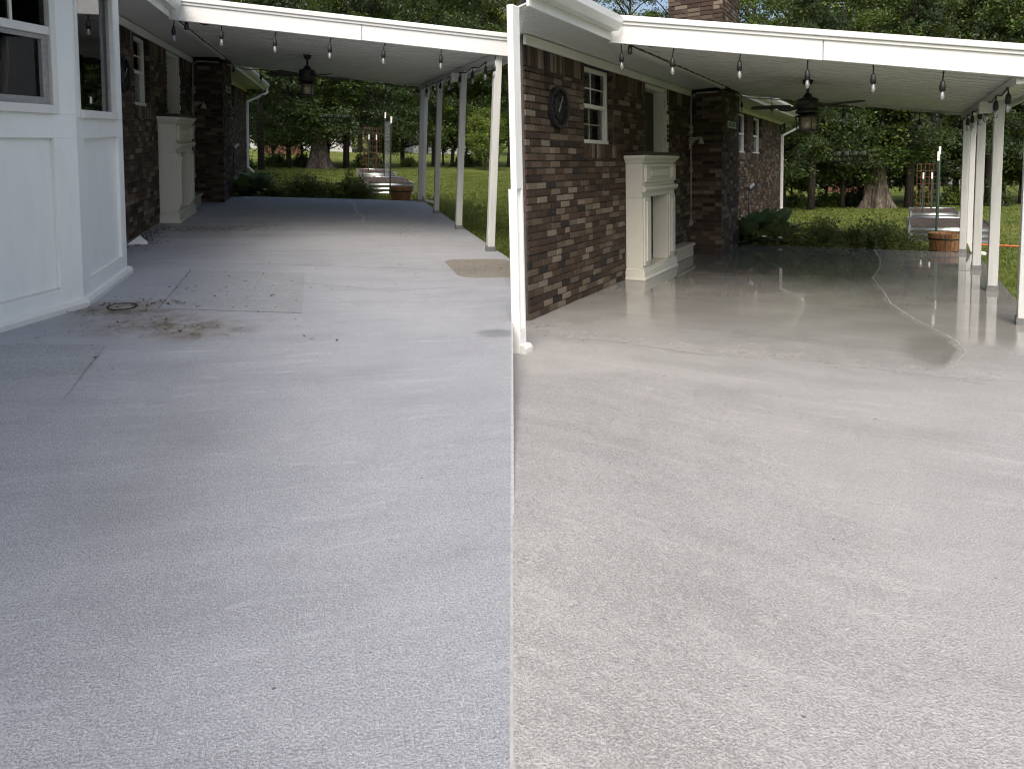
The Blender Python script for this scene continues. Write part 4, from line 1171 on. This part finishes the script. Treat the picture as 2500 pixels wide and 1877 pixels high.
def garden_bed(pl, x0, x1, y0, y1, h, label):
    z = -.085
    th = Thing(pl, 'raised_garden_bed', label, 'garden bed', ((x0+x1)/2, (y0+y1)/2, z))
    n = 28
    def corr(a, b, out):
        m = MB(); vs = []
        for k in range(n+1):
            zz = z + h*k/n; o = .016*math.sin(k*2*math.pi/ (n/3.0))
            for p in (a, b): vs.append((p[0]+out[0]*o, p[1]+out[1]*o, zz))
            for p in (b, a): vs.append((p[0]+out[0]*(o-.004), p[1]+out[1]*(o-.004), zz))
        m.add(vs, [(k*4+j, k*4+(j+1)%4, (k+1)*4+(j+1)%4, (k+1)*4+j) for k in range(n) for j in range(4)], True); return m
    for a, b, o in (((x0,y0),(x1,y0),(0,-1)), ((x1,y0),(x1,y1),(1,0)), ((x1,y1),(x0,y1),(0,1)), ((x0,y1),(x0,y0),(-1,0))):
        th.part('side_panel', corr(a, b, o), M['galv'])
    for cx, cy in ((x0,y0),(x1,y0),(x1,y1),(x0,y1)): th.part('corner_post', MB().box(cx-.022, cx+.022, cy-.022, cy+.022, z, z+h+.005), M['galv'])
    s = MB(); k = 10; vs = []
    for i in range(k+1):
        for j in range(k+1):
            vs.append((x0+.02+(x1-x0-.04)*i/k, y0+.02+(y1-y0-.04)*j/k, z+h-.05+R.uniform(0,.05)))
    s.add(vs, [(i*(k+1)+j, (i+1)*(k+1)+j, (i+1)*(k+1)+j+1, i*(k+1)+j+1) for i in range(k) for j in range(k)])
    th.part('soil', s, M['soil'])
garden_bed(PL, 1.14, 2.25, 16.6, 18.9, .30, 'front galvanised raised garden bed of dark soil behind the left barrel')
garden_bed(PL, 1.25, 2.30, 20.9, 22.9, .28, 'rear galvanised raised garden bed under the left wire trellis')
garden_bed(PR, .25, 1.55, 14.4, 16.9, .30, 'front galvanised raised garden bed of dark soil behind the right barrel')
garden_bed(PR, .33, 1.30, 18.7, 20.6, .28, 'rear galvanised raised garden bed under the right wire trellis')
def trellis(pl, pts, z_top, label):
    th = Thing(pl, 'wire_trellis', label, 'trellis', (*pts[0], -.085))
    for (x, y), zt in zip(pts, z_top):
        m = MB(); m.box(x-.018, x+.018, y-.004, y+.004, -.2, zt-.16); m.box(x-.004, x+.004, y-.02, y-.0042, -.2, zt-.16); s = th.part('stake', m, M['tpost'])
        m = MB(); m.box(x-.019, x+.019, y-.005, y+.005, zt-.16, zt); th.part('stake_tip', m, M['tpost_tip'], s)
    (xa, ya), (xb, yb) = pts[:2]; w = MB()
    za = min(z_top[:2]) - .1
    for k in range(17):
        z = .12 + (za-.12)*k/16; w.bar((xa, ya-.012, z), (xb, yb-.012, z), .005)
    for k in range(1, 10):
        t = k/10; w.bar((xa+(xb-xa)*t, ya+(yb-ya)*t-.018, .12), (xa+(xb-xa)*t, ya+(yb-ya)*t-.018, za), .005)
    th.part('wire_mesh', w, M['wire'])
trellis(PL, [(1.64,16.3),(1.75,18.9)], [1.78,1.95], 'green stakes with white tips holding wire mesh by the left beds')
trellis(PR, [(.66,14.2),(.78,16.5)], [1.56,1.69], 'green stakes with white tips holding wire mesh by the right beds')
def cage(pl, x0, x1, y, z0, z1, label):
    th = Thing(pl, 'tomato_cage', label, 'cage', ((x0+x1)/2, y, z0)); w = MB(); d = x1-x0
    for yy in (y, y+d):
        for k in range(6): x = x0 + d*k/5; w.bar((x, yy, z0), (x, yy, z1), .005)
        for k in range(8): z = z0 + .1 + (z1-z0-.1)*k/7; w.bar((x0, yy-.005, z), (x1, yy-.005, z), .005)
    for xx in (x0, x1):
        for k in range(8): z = z0 + .1 + (z1-z0-.1)*k/7; w.bar((xx-.005, y, z), (xx-.005, y+d, z), .005)
    th.part('wire_grid', w, M['rust'])
    st = MB()
    for q in (.3, .72): st.box(x0+d*q-.015, x0+d*q+.015, y-.02, y-.012, z0, z1-.35); 
    th.part('stake', st, M['tpost'])
    for q in (.3, .72):
        tp = MB(); tp.box(x0+d*q-.016, x0+d*q+.016, y-.022, y-.010, z1-.35, z1-.2); th.part('stake_tip', tp, M['tpost_tip'])
cage(PL, 1.33, 1.86, 21.2, .12, 1.52, 'rusty red wire plant cage in the rear left garden bed')
cage(PR, .44, .86, 18.9, .12, 1.33, 'rusty red wire plant cage in the rear right garden bed')
# solar light on a stake beside the house
def solar(pl, px, py, y):
    c = unproj(pl, px, py, 1, y)
    th = Thing(pl, 'garden_spotlight', f'small square garden light on a black stake beyond the {WORD[pl.side]}', 'garden light', (c.x, c.y, -.085))
    th.part('stake', MB().tube([(c.x, c.y, -.1), (c.x, c.y, c.z-.03)], .014, 8), M['black_iron'])
    th.part('lamp_head', MB().obox((c.x, c.y, c.z), Vector((.9,-.4,.1)).normalized(), Vector((.35,.8,.45)).normalized(), Vector((.9,-.4,.1)).normalized().cross(Vector((.35,.8,.45)).normalized()), .075, .085, .03), M['galv'], bevel=.008)
solar(PL, 571, 357, 16.2); solar(PR, 1829, 455, 14.2)
single(PR, 'garden_hose', MB().tube([(x, 14.0+.1*math.sin(x*2.1), -.06) for x in np.linspace(.9, 4.5, 24)], .016, 8), M['orange'], 'orange hose lying in the grass beyond the right posts', 'hose', (1.7, 14, -.06))
def rock(pl, x, y, s, label):
    r = random.Random(int(x*100)); vs = []; n = 9
    mb = MB(); prof = [(.25,-.5),(.85,-.35),(1,.0),(.75,.4),(.25,.6)]
    for a, z in prof:
        for j in range(n): t = 2*math.pi*j/n; q = a*s*r.uniform(.8, 1.15); vs.append((x+q*math.cos(t), y+q*math.sin(t), -.085+.4*s+z*s*.8))
    mb.add(vs, [(i*n+j, i*n+(j+1)%n, (i+1)*n+(j+1)%n, (i+1)*n+j) for i in range(4) for j in range(n)] + [tuple(reversed(range(n))), tuple(4*n+j for j in range(n))], True)
    single(pl, 'white_rock', mb, M['white_stone'], label, 'rock', (x, y, -.085))
rock(PR, -1.42, 13.75, .085, 'white rock on the grass left of the right shrub row')
rock(PR, -1.78, 13.6, .06, 'small white rock at the edge of the right hosta bed')
rock(PR, -2.15, 15.9, .10, 'white rock beside the right downspout foot')
rock(PL, -1.45, 18.0, .08, 'white rock beside the left downspout foot')

# ------------------------------------------------------------------ loose bits on the left slab
pp = MB(); c = (-2.03, 8.6)
pp.add([(c[0]-.10,c[1]-.03,.004),(c[0]+.11,c[1]-.05,.01),(c[0]+.10,c[1]+.08,.012),(c[0]+.02,c[1]+.05,.10),(c[0]-.02,c[1]+.08,.02)], [(0,1,3),(1,2,3),(2,4,3),(4,0,3)])
o = single(PL, 'paper_scrap', pp, M['paper'], 'crumpled white paper scrap by the left brick wall', 'paper', (c[0], c[1], 0))
pm = o.modifiers.new('thick', 'SOLIDIFY'); pm.thickness = .003
dth = Thing(PL, 'drain_cover', 'round drain cover in the rust stain of the left slab', 'drain', (-1.47, 5.66, 0))
dth.part('cover_plate', MB().lathe((-1.47, 5.66, 0), [(.088,.001),(.088,.006),(.05,.008)], 28), M['mud_mark'])
dth.part('rim', MB().lathe((-1.47, 5.66, 0), [(.092,.001),(.104,.001),(.103,.008),(.093,.007)], 28, False), M['black_iron'])
def litter(pl, spots, seed, label, mat, sz=(.004, .020)):
    r = random.Random(seed); mb = MB()
    for cx, cy, sx, sy, n in spots:
        for _ in range(n):
            x, y = r.gauss(cx, sx), r.gauss(cy, sy); y = max(y, 2.0); a = r.uniform(0, 6.28); l = r.uniform(*sz); w = l*r.uniform(.25, .6); z = .005 + r.uniform(0, .012)
            c, s = math.cos(a)*l, math.sin(a)*l; c2, s2 = -math.sin(a)*w, math.cos(a)*w
            mb.add([(x-c, y-s, z), (x+c2, y+s2, z+.004), (x+c, y+s, z+r.uniform(0, .012)), (x-c2, y-s2, z+.003)], [(0,1,2,3)])
    single(pl, 'leaf_litter', mb, mat, label, 'debris', (0, 0, 0), kind='stuff', recalc=False)
litter(PL, [(-2.08,9.3,.09,.5,700),(-1.95,8.7,.12,.25,140),(-1.6,9.8,.3,.18,300),(-1.1,9.9,.35,.2,200),(-.75,10.2,.06,.05,14),(1.05,9.8,.25,.3,60),(1.3,9.3,.2,.2,30),
            (-1.5,5.62,.16,.10,60),(-1.22,5.72,.1,.05,45),(-.85,4.98,.16,.12,40),(-.6,5.9,.4,.5,60),(1.7,7.05,.2,.2,40),(.1,7.2,1.1,1.6,110),(-1.6,5.3,.25,.5,60),(1.5,4.8,.15,.2,14)], 4,
       'scattered dry leaf bits and dirt on the left slab', M['litter'])
litter(PR, [(-.2,3.2,1.0,1.2,14),(.1,7,.8,1.2,10)], 5, 'few tiny dark specks on the right slab', M['litter'], (.004, .012))

# ------------------------------------------------------------------ plants
def leaf_quads(C, size, aspect, r, up=.3, droop=0.0):
    n = len(C); a = r.normal(size=(n, 3)); a[:, 2] -= droop; a /= np.linalg.norm(a, axis=1)[:, None]
    b = r.normal(size=(n, 3)); b[:, 2] += up; b -= a * (a*b).sum(1)[:, None]; b /= np.linalg.norm(b, axis=1)[:, None] + 1e-9
    w = np.cross(a, b); s = size * r.uniform(.6, 1.3, (n, 1))
    v = np.stack([C - a*s, C + w*s*aspect, C + a*s, C - w*s*aspect], 1).reshape(-1, 3)
    return v
def quad_mesh(name, v, mat):
    n = len(v)//4; me = bpy.data.meshes.new(name)
    me.vertices.add(n*4); me.vertices.foreach_set('co', v.astype(np.float32).ravel())
    me.loops.add(n*4); me.loops.foreach_set('vertex_index', np.arange(n*4, dtype=np.int32))
    me.polygons.add(n); me.polygons.foreach_set('loop_start', np.arange(0, n*4, 4, dtype=np.int32)); me.polygons.foreach_set('loop_total', np.full(n, 4, dtype=np.int32))
    me.update(calc_edges=True); me.materials.append(mat); return me
def tree_meshes(kind, seed):
    r = np.random.RandomState(seed); rr = random.Random(seed)
    tr = MB()
    if kind == 'conifer':
        H = 9.0; tr.tube([(0,0,-.3),(.05,0,2),(.0,.05,5),(0,0,H-.5)], [.15,.12,.08,.02], 8); C = []
        for k in range(150):
            t = rr.random()**.8; z = 1.5 + t*(H-1.5); L = (1-t)**.75*2.6 + .35; a = rr.uniform(0, 6.28); L *= rr.uniform(.55, 1.1)
            dz = -L*rr.uniform(.1, .35)
            if k < 60: tr.tube([(0,0,z), (L*.5*math.cos(a), L*.5*math.sin(a), z+dz*.3), (L*math.cos(a), L*math.sin(a), z+dz)], [.03,.018,.006], 4)
            m = int(105*L/1.6) + 30; s = r.uniform(.2, 1, m); wd = .28*L*s
            x = s*L*math.cos(a) + r.normal(0, 1, m)*wd*.45; y = s*L*math.sin(a) + r.normal(0, 1, m)*wd*.45
            C.append(np.stack([x, y, z + dz*s**1.5 + r.normal(0, .09, m)], 1))
        C = np.concatenate(C); v = leaf_quads(C, .075, .34, r, .5, .35)
    else:
        H = {'broad': 9.5, 'tall': 13.0, 'small': 5.0}[kind]; rad0 = {'broad': 2.7, 'tall': 3.0, 'small': 1.5}[kind]; z0 = {'broad': 1.25, 'tall': 2.4, 'small': .85}[kind]
        tr.tube([(0,0,-.3),(.08,.03,H*.2),(-.05,.08,H*.5),(.05,0,H*.85)], [.012*H,.0095*H,.006*H,.003*H], 8); C = []
        ncl = {'broad': 120, 'tall': 125, 'small': 55}[kind]
        for k in range(ncl):
            t = rr.random(); z = z0 + t*(H-z0); env = rad0*(math.sin(math.pi*(.12+.83*t))**.7)*rr.uniform(.75, 1.15)
            a = rr.uniform(0, 6.28); q = env*math.sqrt(rr.uniform(.12, 1)); cx, cy = q*math.cos(a), q*math.sin(a)
            if k % 3 == 0: tr.tube([(0,0,max(z0*.7, z-q*.7)), (cx*.5, cy*.5, z-q*.28), (cx, cy, z)], [.045,.028,.008], 5)
            m = rr.randint(130, 230); s = rr.uniform(.19, .43)
            C.append(np.stack([cx + r.normal(0, s, m), cy + r.normal(0, s, m), z + r.normal(0, s*.55, m)], 1))
        C = np.concatenate(C); v = leaf_quads(C, .066, .55, r, .7)
    return tr, v
TREES = {}
for kind, seeds in (('conifer', (1, 2, 3)), ('broad', (4, 5, 6)), ('tall', (7, 8)), ('small', (9, 10))):
    TREES[kind] = []
    for s in seeds:
        tr, v = tree_meshes(kind, s); tm = mesh_of('trunk', tr, M['bark'])
        TREES[kind].append((tm, v))
CROWN = {}
def crown_mesh(kind, i, mat):
    k = (kind, i, mat)
    if k not in CROWN: CROWN[k] = quad_mesh('crown', TREES[kind][i][1], M[mat])
    return CROWN[k]
def tree(pl, x, y, kind, mat, s, label, group, name='tree'):
    i = R.randrange(len(TREES[kind])); o = bpy.data.objects.new(name, None); COL.objects.link(o)
    o.matrix_world = pl.M @ Matrix.Translation((x, y, -.085)) @ Matrix.Rotation(R.uniform(0, 6.28), 4, 'Z') @ Matrix.Diagonal((s*R.uniform(.9,1.12), s*R.uniform(.9,1.12), s, 1))
    o['label'] = label; o['category'] = 'tree'
    if group: o['group'] = group
    for nm, me in (('trunk', TREES[kind][i][0]), ('crown', crown_mesh(kind, i, mat))):
        c = bpy.data.objects.new(nm, me); COL.objects.link(c); c.parent = o
SIDE = {'left': 'dry left', 'right': 'wet right'}
def ray_xy(pl, px, y):       # lateral position that shows at pixel column px at depth y
    return unproj(pl, px, 330, 1, y).x
def grove(pl, spec, back, off):
    sd_ = SIDE[pl.side]
    for px, y, kind, mat, s, lab in spec:
        ds = {'conifer': 'tall dark drooping conifer', 'broad': 'rounded broadleaf tree', 'tall': 'tall leafy tree', 'small': 'low young tree'}[kind] + {'leaf_dark': ' with deep green foliage', 'leaf_mid': ' with mid green foliage', 'leaf_light': ' with light green foliage', 'leaf_sunlit': ' with foliage tinted sunlit yellow green'}[mat]
        tree(pl, ray_xy(pl, px, y), y, kind, mat, s, lab or f'{ds} behind the {sd_} lawn', None if lab else f'trees in the row behind the {sd_} lawn')
    for px, y, kind, mat, s in back:
        y = y*1.25; s = s*1.2
        tree(pl, ray_xy(pl, px, y), y, kind, mat, s, {'leaf_dark': 'deep green', 'leaf_mid': 'mid green', 'leaf_light': 'light green'}[mat] + f' tall tree in the wood far behind the {sd_} patio', f'wood behind the {sd_} patio')
LF = [(560,27.0,'conifer','leaf_dark',.95,None),(638,25.2,'conifer','leaf_dark',.9,'dark conifer nearest the left downspout'),(706,27,'broad','leaf_mid',.85,'slim leafy tree left of the old left trunk'),
      (800,29.0,'broad','leaf_light',.8,'light green tree right behind the old left trunk'),(846,28,'conifer','leaf_dark',.95,'dark conifer right of the old left trunk'),
      (905,29.5,'conifer','leaf_dark',1.0,None),(985,31,'broad','leaf_mid',.95,None),(1062,31.5,'tall','leaf_dark',.85,'big dark trunked tree between the left porch posts'),
      (1105,32,'broad','leaf_mid',.9,None),(1171,34,'conifer','leaf_dark',1.2,None),(1245,34,'tall','leaf_sunlit',.8,'leafy tree tinted sunlit yellow green right of the left porch'),
      (1300,37,'broad','leaf_mid',1.1,None)]
LB = [(480,40,'tall','leaf_mid',1.2),(580,42,'tall','leaf_dark',1.25),(690,41,'tall','leaf_mid',1.2),(790,43,'tall','leaf_dark',1.3),(880,40,'tall','leaf_mid',1.15),(960,44,'tall','leaf_dark',1.3),
      (1040,42,'tall','leaf_light',1.1),(1110,46,'tall','leaf_mid',1.3),(1180,44,'tall','leaf_dark',1.3),(1260,48,'tall','leaf_mid',1.35),(1340,46,'tall','leaf_mid',1.3),(300,44,'tall','leaf_mid',1.2),(380,42,'tall','leaf_dark',1.2)]
LF += [(px, y, 'small', m, s, None) for px, y, m, s in ((668,30.5,'leaf_dark',.75),(740,31,'leaf_light',.8),(940,31,'leaf_mid',.8),(1085,34,'leaf_light',.9),(1140,35,'leaf_mid',.9),(1215,36,'leaf_light',.95))]
grove(PL, LF, LB, 0)
RF = [(1915,24.5,'broad','leaf_mid',.75,None),(1982,23.6,'conifer','leaf_dark',.85,'dark conifer nearest the right downspout'),(2060,24.8,'broad','leaf_mid',.8,'slim leafy tree left of the old right trunk'),
      (2150,26.5,'broad','leaf_light',.8,'light green tree right behind the old right trunk'),(2222,25,'conifer','leaf_dark',.9,'dark conifer right of the old right trunk'),
      (2280,27.5,'conifer','leaf_dark',.95,None),(2340,28,'broad','leaf_mid',.9,None),(2420,27,'conifer','leaf_dark',1.0,None),(2500,28,'broad','leaf_mid',1.0,None),(2590,30,'conifer','leaf_dark',1.1,None)]
RB = [(1540,36,'tall','leaf_light',1.15),(1640,36,'tall','leaf_mid',1.1),(1760,38,'tall','leaf_mid',1.15),(1840,36,'tall','leaf_light',1.0),(1930,38,'tall','leaf_dark',1.2),(2010,35,'tall','leaf_dark',1.05),(2090,39,'tall','leaf_mid',1.15),
      (2170,36,'tall','leaf_light',1.0),(2240,39,'tall','leaf_mid',1.1),(2310,37,'tall','leaf_dark',1.0),(2390,40,'tall','leaf_mid',1.05),(2470,38,'tall','leaf_dark',1.0),(2560,40,'tall','leaf_mid',1.1)]
RF += [(px, y, 'small', m, s, None) for px, y, m, s in ((1935,26,'leaf_light',.75),(2020,28,'leaf_dark',.75),(2100,29,'leaf_mid',.75),(2250,28,'leaf_mid',.8),(2380,29,'leaf_mid',.85),(2460,29.5,'leaf_light',.85))]
grove(PR, RF, RB, 0)
tree(PL, 7.2, 29.5, 'small', 'leaf_light', .55, 'small pale leafy young tree on the lawn right of the left posts', None, 'young_tree')
# undergrowth along the edge of the lawn
def bush_mesh(seed, n, rx, rz, size, aspect, mat, up=.5, stems=True):
    r = np.random.RandomState(seed)
    d = r.normal(size=(n, 3)); d /= np.linalg.norm(d, axis=1)[:, None]; q = r.uniform(.25, 1, (n, 1))**.5
    lump = 1 + .25*np.sin(d[:, :1]*7 + seed) + .2*np.sin(d[:, 1:2]*9)
    C = d*q*lump*np.array([[rx, rx*.75, rz]]); C[:, 2] = np.abs(C[:, 2]) + .05
    k = int(n*.1); C[:k, 2] *= r.uniform(1.0, 1.55, k)
    return quad_mesh('foliage', leaf_quads(C, size, aspect, r, up), M[mat])
def bush(pl, x, y, me, s, label, group=None, name='shrub', stemh=.3, flowers=None):
    th = Thing(pl, name, label, 'shrub', (x, y, -.085), group, R.uniform(0, 6.28))
    o = bpy.data.objects.new('foliage', me); COL.objects.link(o); o.parent = th.o; o.scale = (s, s, s*R.uniform(.9, 1.1))
    st = MB()
    for k in range(6):
        a = R.uniform(0, 6.28); q = R.uniform(.3, .8)*s; st.tube([(x, y, -.09), (x+q*.4*math.cos(a), y+q*.4*math.sin(a), -.085+stemh*.5), (x+q*.8*math.cos(a)*.7, y+q*.8*math.sin(a)*.7, -.085+stemh)], [.012,.008,.004], 5)
    th.part('stem', st, M['bark'])
    return th
SH = [bush_mesh(40+k, 3600, .55, .50, .030, .40, 'leaf_shrub') for k in range(3)]
UG = [bush_mesh(60+k, 2600, 1.1, .9, .085, .45, 'leaf_mid') for k in range(2)] + [bush_mesh(70, 2600, 1.1, 1.0, .09, .4, 'leaf_dark')]
def edge_y(pl, x):
    b = MEAS[pl.side]['back']; return float(np.interp(x, [q[0] for q in b], [q[1] for q in b]))
def patio_plants(pl, shrubs, hostas, fern):
    sd_ = SIDE[pl.side]
    for k, (px, dy, s, lab) in enumerate(shrubs):
        y = MEAS[pl.side]['back'][1][1] + dy; x = ray_xy(pl, px, y)
        bush(pl, x, y, SH[k % 3], s*.9, lab, f'shrubs along the back edge of the {sd_} slab', stemh=.45*s)
    for k, (px, dy, s, lab) in enumerate(hostas):
        y = MEAS[pl.side]['back'][1][1] + dy; x = ray_xy(pl, px, y)
        th = Thing(pl, 'broadleaf_plant', lab, 'plant', (x, y, -.085)); n = 26
        for q in range(n):
            a = 2*math.pi*q/n*2.4; L = s*R.uniform(.28, .48); el = R.uniform(.35, 1.25); d = Vector((math.cos(a)*math.cos(el), math.sin(a)*math.cos(el), math.sin(el)))
            w = Vector((-math.sin(a), math.cos(a), 0)); b0 = Vector((x, y, -.085)); vs = []; seg = 6
            for i in range(seg+1):
                t = i/seg; c = b0 + d*L*(.3+1.1*t) - Vector((0, 0, .35*L*t*t)); hw = .19*L*math.sin(math.pi*min(1, .06+t*.93))*1.5
                vs += [c - w*hw, c - Vector((0,0,.03*L)), c + w*hw]
            m = MB().add(vs, [(i*3+j, i*3+j+1, i*3+j+4, i*3+j+3) for i in range(seg) for j in range(2)], True)
            th.part('leaf', m, M['leaf_hosta'], recalc=False)
    px, dy, lab = fern; y = MEAS[pl.side]['back'][1][1] + dy; x = ray_xy(pl, px, y)
    th = Thing(pl, 'grass_clump', lab, 'plant', (x, y, -.085)); n = 60
    m = MB()
    for q in range(n):
        a = R.uniform(0, 6.28); L = R.uniform(.35, .62); bend = R.uniform(.25, .8); w = Vector((-math.sin(a), math.cos(a), 0)); vs = []
        for i in range(6):
            t = i/5; c = Vector((x, y, -.085)) + Vector((math.cos(a), math.sin(a), 0))*L*bend*t*t*1.2 + Vector((0, 0, L*(t - .55*bend*t*t))); hw = .011*(1-t*.85)
            vs += [c - w*hw, c + w*hw]
        m.add(vs, [(i*2, i*2+1, i*2+3, i*2+2) for i in range(5)], True)
    th.part('blade', m, M['leaf_mid'], recalc=False, kind='stuff')
patio_plants(PL, [(735,.35,1.0,'loose green shrub left in the row behind the left slab'),(770,.3,.85,'low dense shrub near the grass clump of the left slab'),(860,.35,1.0,'rounded shrub beside the left garden beds'),(890,.25,.75,'small shrub at the right end of the left shrub row'),(655,.5,.62,'small shrub right of the left broadleaf plant')],
             [(590,.5,1.6,'broad leaved plant at the far foot of the left chimney'),(618,.7,1.35,'broad leaved plant under the left downspout')], (812,.3,'arching grass clump amid the left shrub row'))
patio_plants(PR, [(2005,.35,1.0,'loose green shrub left in the row behind the right slab'),(2040,.3,.85,'low dense shrub near the grass clump of the right slab'),(2140,.35,1.05,'rounded shrub in the right half of the right shrub row'),(2190,.3,.85,'small shrub nearest the right garden beds'),(1905,.45,.75,'small shrub right of the right broadleaf plant'),(1850,.4,.6,'low shrub at the foot of the right brick wall')],
             [(1832,.6,1.7,'broad leaved plant at the far foot of the right chimney'),(1885,.9,1.5,'broad leaved plant under the right downspout')], (2092,.3,'arching grass clump amid the right shrub row'))
def flowers(pl, pts, label):
    for px, dy, z in pts:
        y = MEAS[pl.side]['back'][1][1] + dy; x = ray_xy(pl, px, y); mb = MB()
        for k in range(5):
            a = 2*math.pi*k/5; mb.lathe((x+.022*math.cos(a), y+.022*math.sin(a), z+.01*(k % 2)), [(.004,-.014),(.02,-.004),(.02,.006),(.006,.014)], 6)
        single(pl, 'white_flower', mb, M['white_stone'], label, 'flower', (x, y, -.085), label)
flowers(PL, [(618,.35,.16),(646,.3,.12),(630,.3,.05)], 'white blossom among the plants below the left downspout')
flowers(PR, [(1868,.25,.12),(1908,.3,.10)], 'white blossom among the plants below the right downspout')
for pl, lst in ((PL, [(590,26),(672,27.5),(735,28.5),(905,29),(1000,30.5),(1140,32.5)]), (PR, [(1945,25),(2025,25.5),(2098,26),(2262,26.5),(2350,27),(2440,26.5)])):
    for k, (px, y) in enumerate(lst):
        bush(pl, ray_xy(pl, px, y), y, UG[k % 3], R.uniform(.38, .62), f'shaded undergrowth bush at the edge of the {SIDE[pl.side]} lawn', f'undergrowth behind the {SIDE[pl.side]} lawn', 'undergrowth_bush', .5)
# old flared trunk
def old_trunk(pl, px, y, w, h, label):
    x = ray_xy(pl, px, y); n = 40; vs = []; r = random.Random(px)
    ph = [r.uniform(0, 6.28) for _ in range(4)]; lev = 12
    for i in range(lev+1):
        t = i/lev; rr = w*(.62 + .55*(1-t)**3.0)
        for j in range(n):
            a = 2*math.pi*j/n; f = 1 + (.34*(1-t)**1.5+.08)*math.sin(5*a+ph[0]+.4*t) + .12*math.sin(8*a+ph[1]+2*t) + .07*math.sin(13*a+ph[2]-t) + r.uniform(-.03,.03)
            vs.append((x+rr*f*math.cos(a), y+rr*f*math.sin(a), -.12+h*t + (r.uniform(-.1, .1) if i == lev else 0)))
    th = Thing(pl, 'old_tree_trunk', label, 'tree', (x, y, -.085))
    th.part('trunk', MB().add(vs, [(i*n+j, i*n+(j+1)%n, (i+1)*n+(j+1)%n, (i+1)*n+j) for i in range(lev) for j in range(n)] + [tuple(lev*n+j for j in range(n))], True), M['stump'])
    o = bpy.data.objects.new('crown', crown_mesh('small', 0, 'leaf_mid')); COL.objects.link(o); o.parent = th.o; o.location = (0, 0, h-1.0); o.scale = (1.1, 1.1, .8)
old_trunk(PL, 778, 27.3, .38, 1.7, 'thick old flared trunk at the edge of the left lawn')
old_trunk(PR, 2145, 24.9, .37, 1.65, 'thick old flared trunk at the edge of the right lawn')

# ------------------------------------------------------------------ houses and fence far behind
def far_house(pl, px0, px1, y, label):
    x0, x1 = ray_xy(pl, px0, y), ray_xy(pl, px1, y); d = 7
    th = Thing(pl, 'neighbour_house', label, 'house', ((x0+x1)/2, y, -.085))
    th.part('wall', MB().box(x0, x1, y, y+d, -.2, 2.9), M['siding'])
    ym = y+d/2; e = .4
    th.part('roof', MB().add([(x0-e,y-e,2.85),(x1+e,y-e,2.85),(x1+e,y+d+e,2.85),(x0-e,y+d+e,2.85),(x0-e,ym,5.0),(x1+e,ym,5.0)], [(0,1,5,4),(2,3,4,5),(0,4,3),(1,2,5),(3,2,1,0)]), M['shingle'])
    n = max(2, int((x1-x0)/2.6))
    for k in range(n):
        cx = x0 + (x1-x0)*(k+.5)/n
        w = th.part('window', MB().box(cx-.55, cx+.55, y-.05, y-.001, .9, 2.2), M['white_trim'])
        for q in (-1, 1): th.part('pane', MB().box(cx+q*.26-.22, cx+q*.26+.22, y-.06, y-.051, .98, 2.12), M['dark_in'], w)
    th.part('trim', MB().box(x0-.02, x1+.02, y-.03, y-.0005, 2.6, 2.85), M['white_trim'])
far_house(PL, 610, 860, 50, 'pale sided house glimpsed through trees beyond the left lawn')
far_house(PL, 1010, 1190, 54, 'pale sided house glimpsed between the left porch posts')
far_house(PR, 1940, 2180, 46, 'pale sided house glimpsed through trees beyond the right lawn')
far_house(PR, 2300, 2480, 50, 'pale sided house glimpsed past the right porch posts')
def fence(pl, px0, px1, y, label):
    x0, x1 = ray_xy(pl, px0, y), ray_xy(pl, px1, y)
    th = Thing(pl, 'board_fence', label, 'fence', ((x0+x1)/2, y, -.085)); x = x0
    while x < x1:
        th.part('board', MB().box(x, x+.14, y, y+.025, -.1, 1.05 + R.uniform(-.02, .02)), M['red_fence']); x += .152
    for z in (.2, .8): th.part('rail', MB().box(x0, x1, y+.0255, y+.07, z, z+.09), M['red_fence'])
fence(PL, 640, 735, 41, 'red brown board fence far behind the left lawn'); fence(PR, 2020, 2118, 38, 'red brown board fence far behind the right lawn')
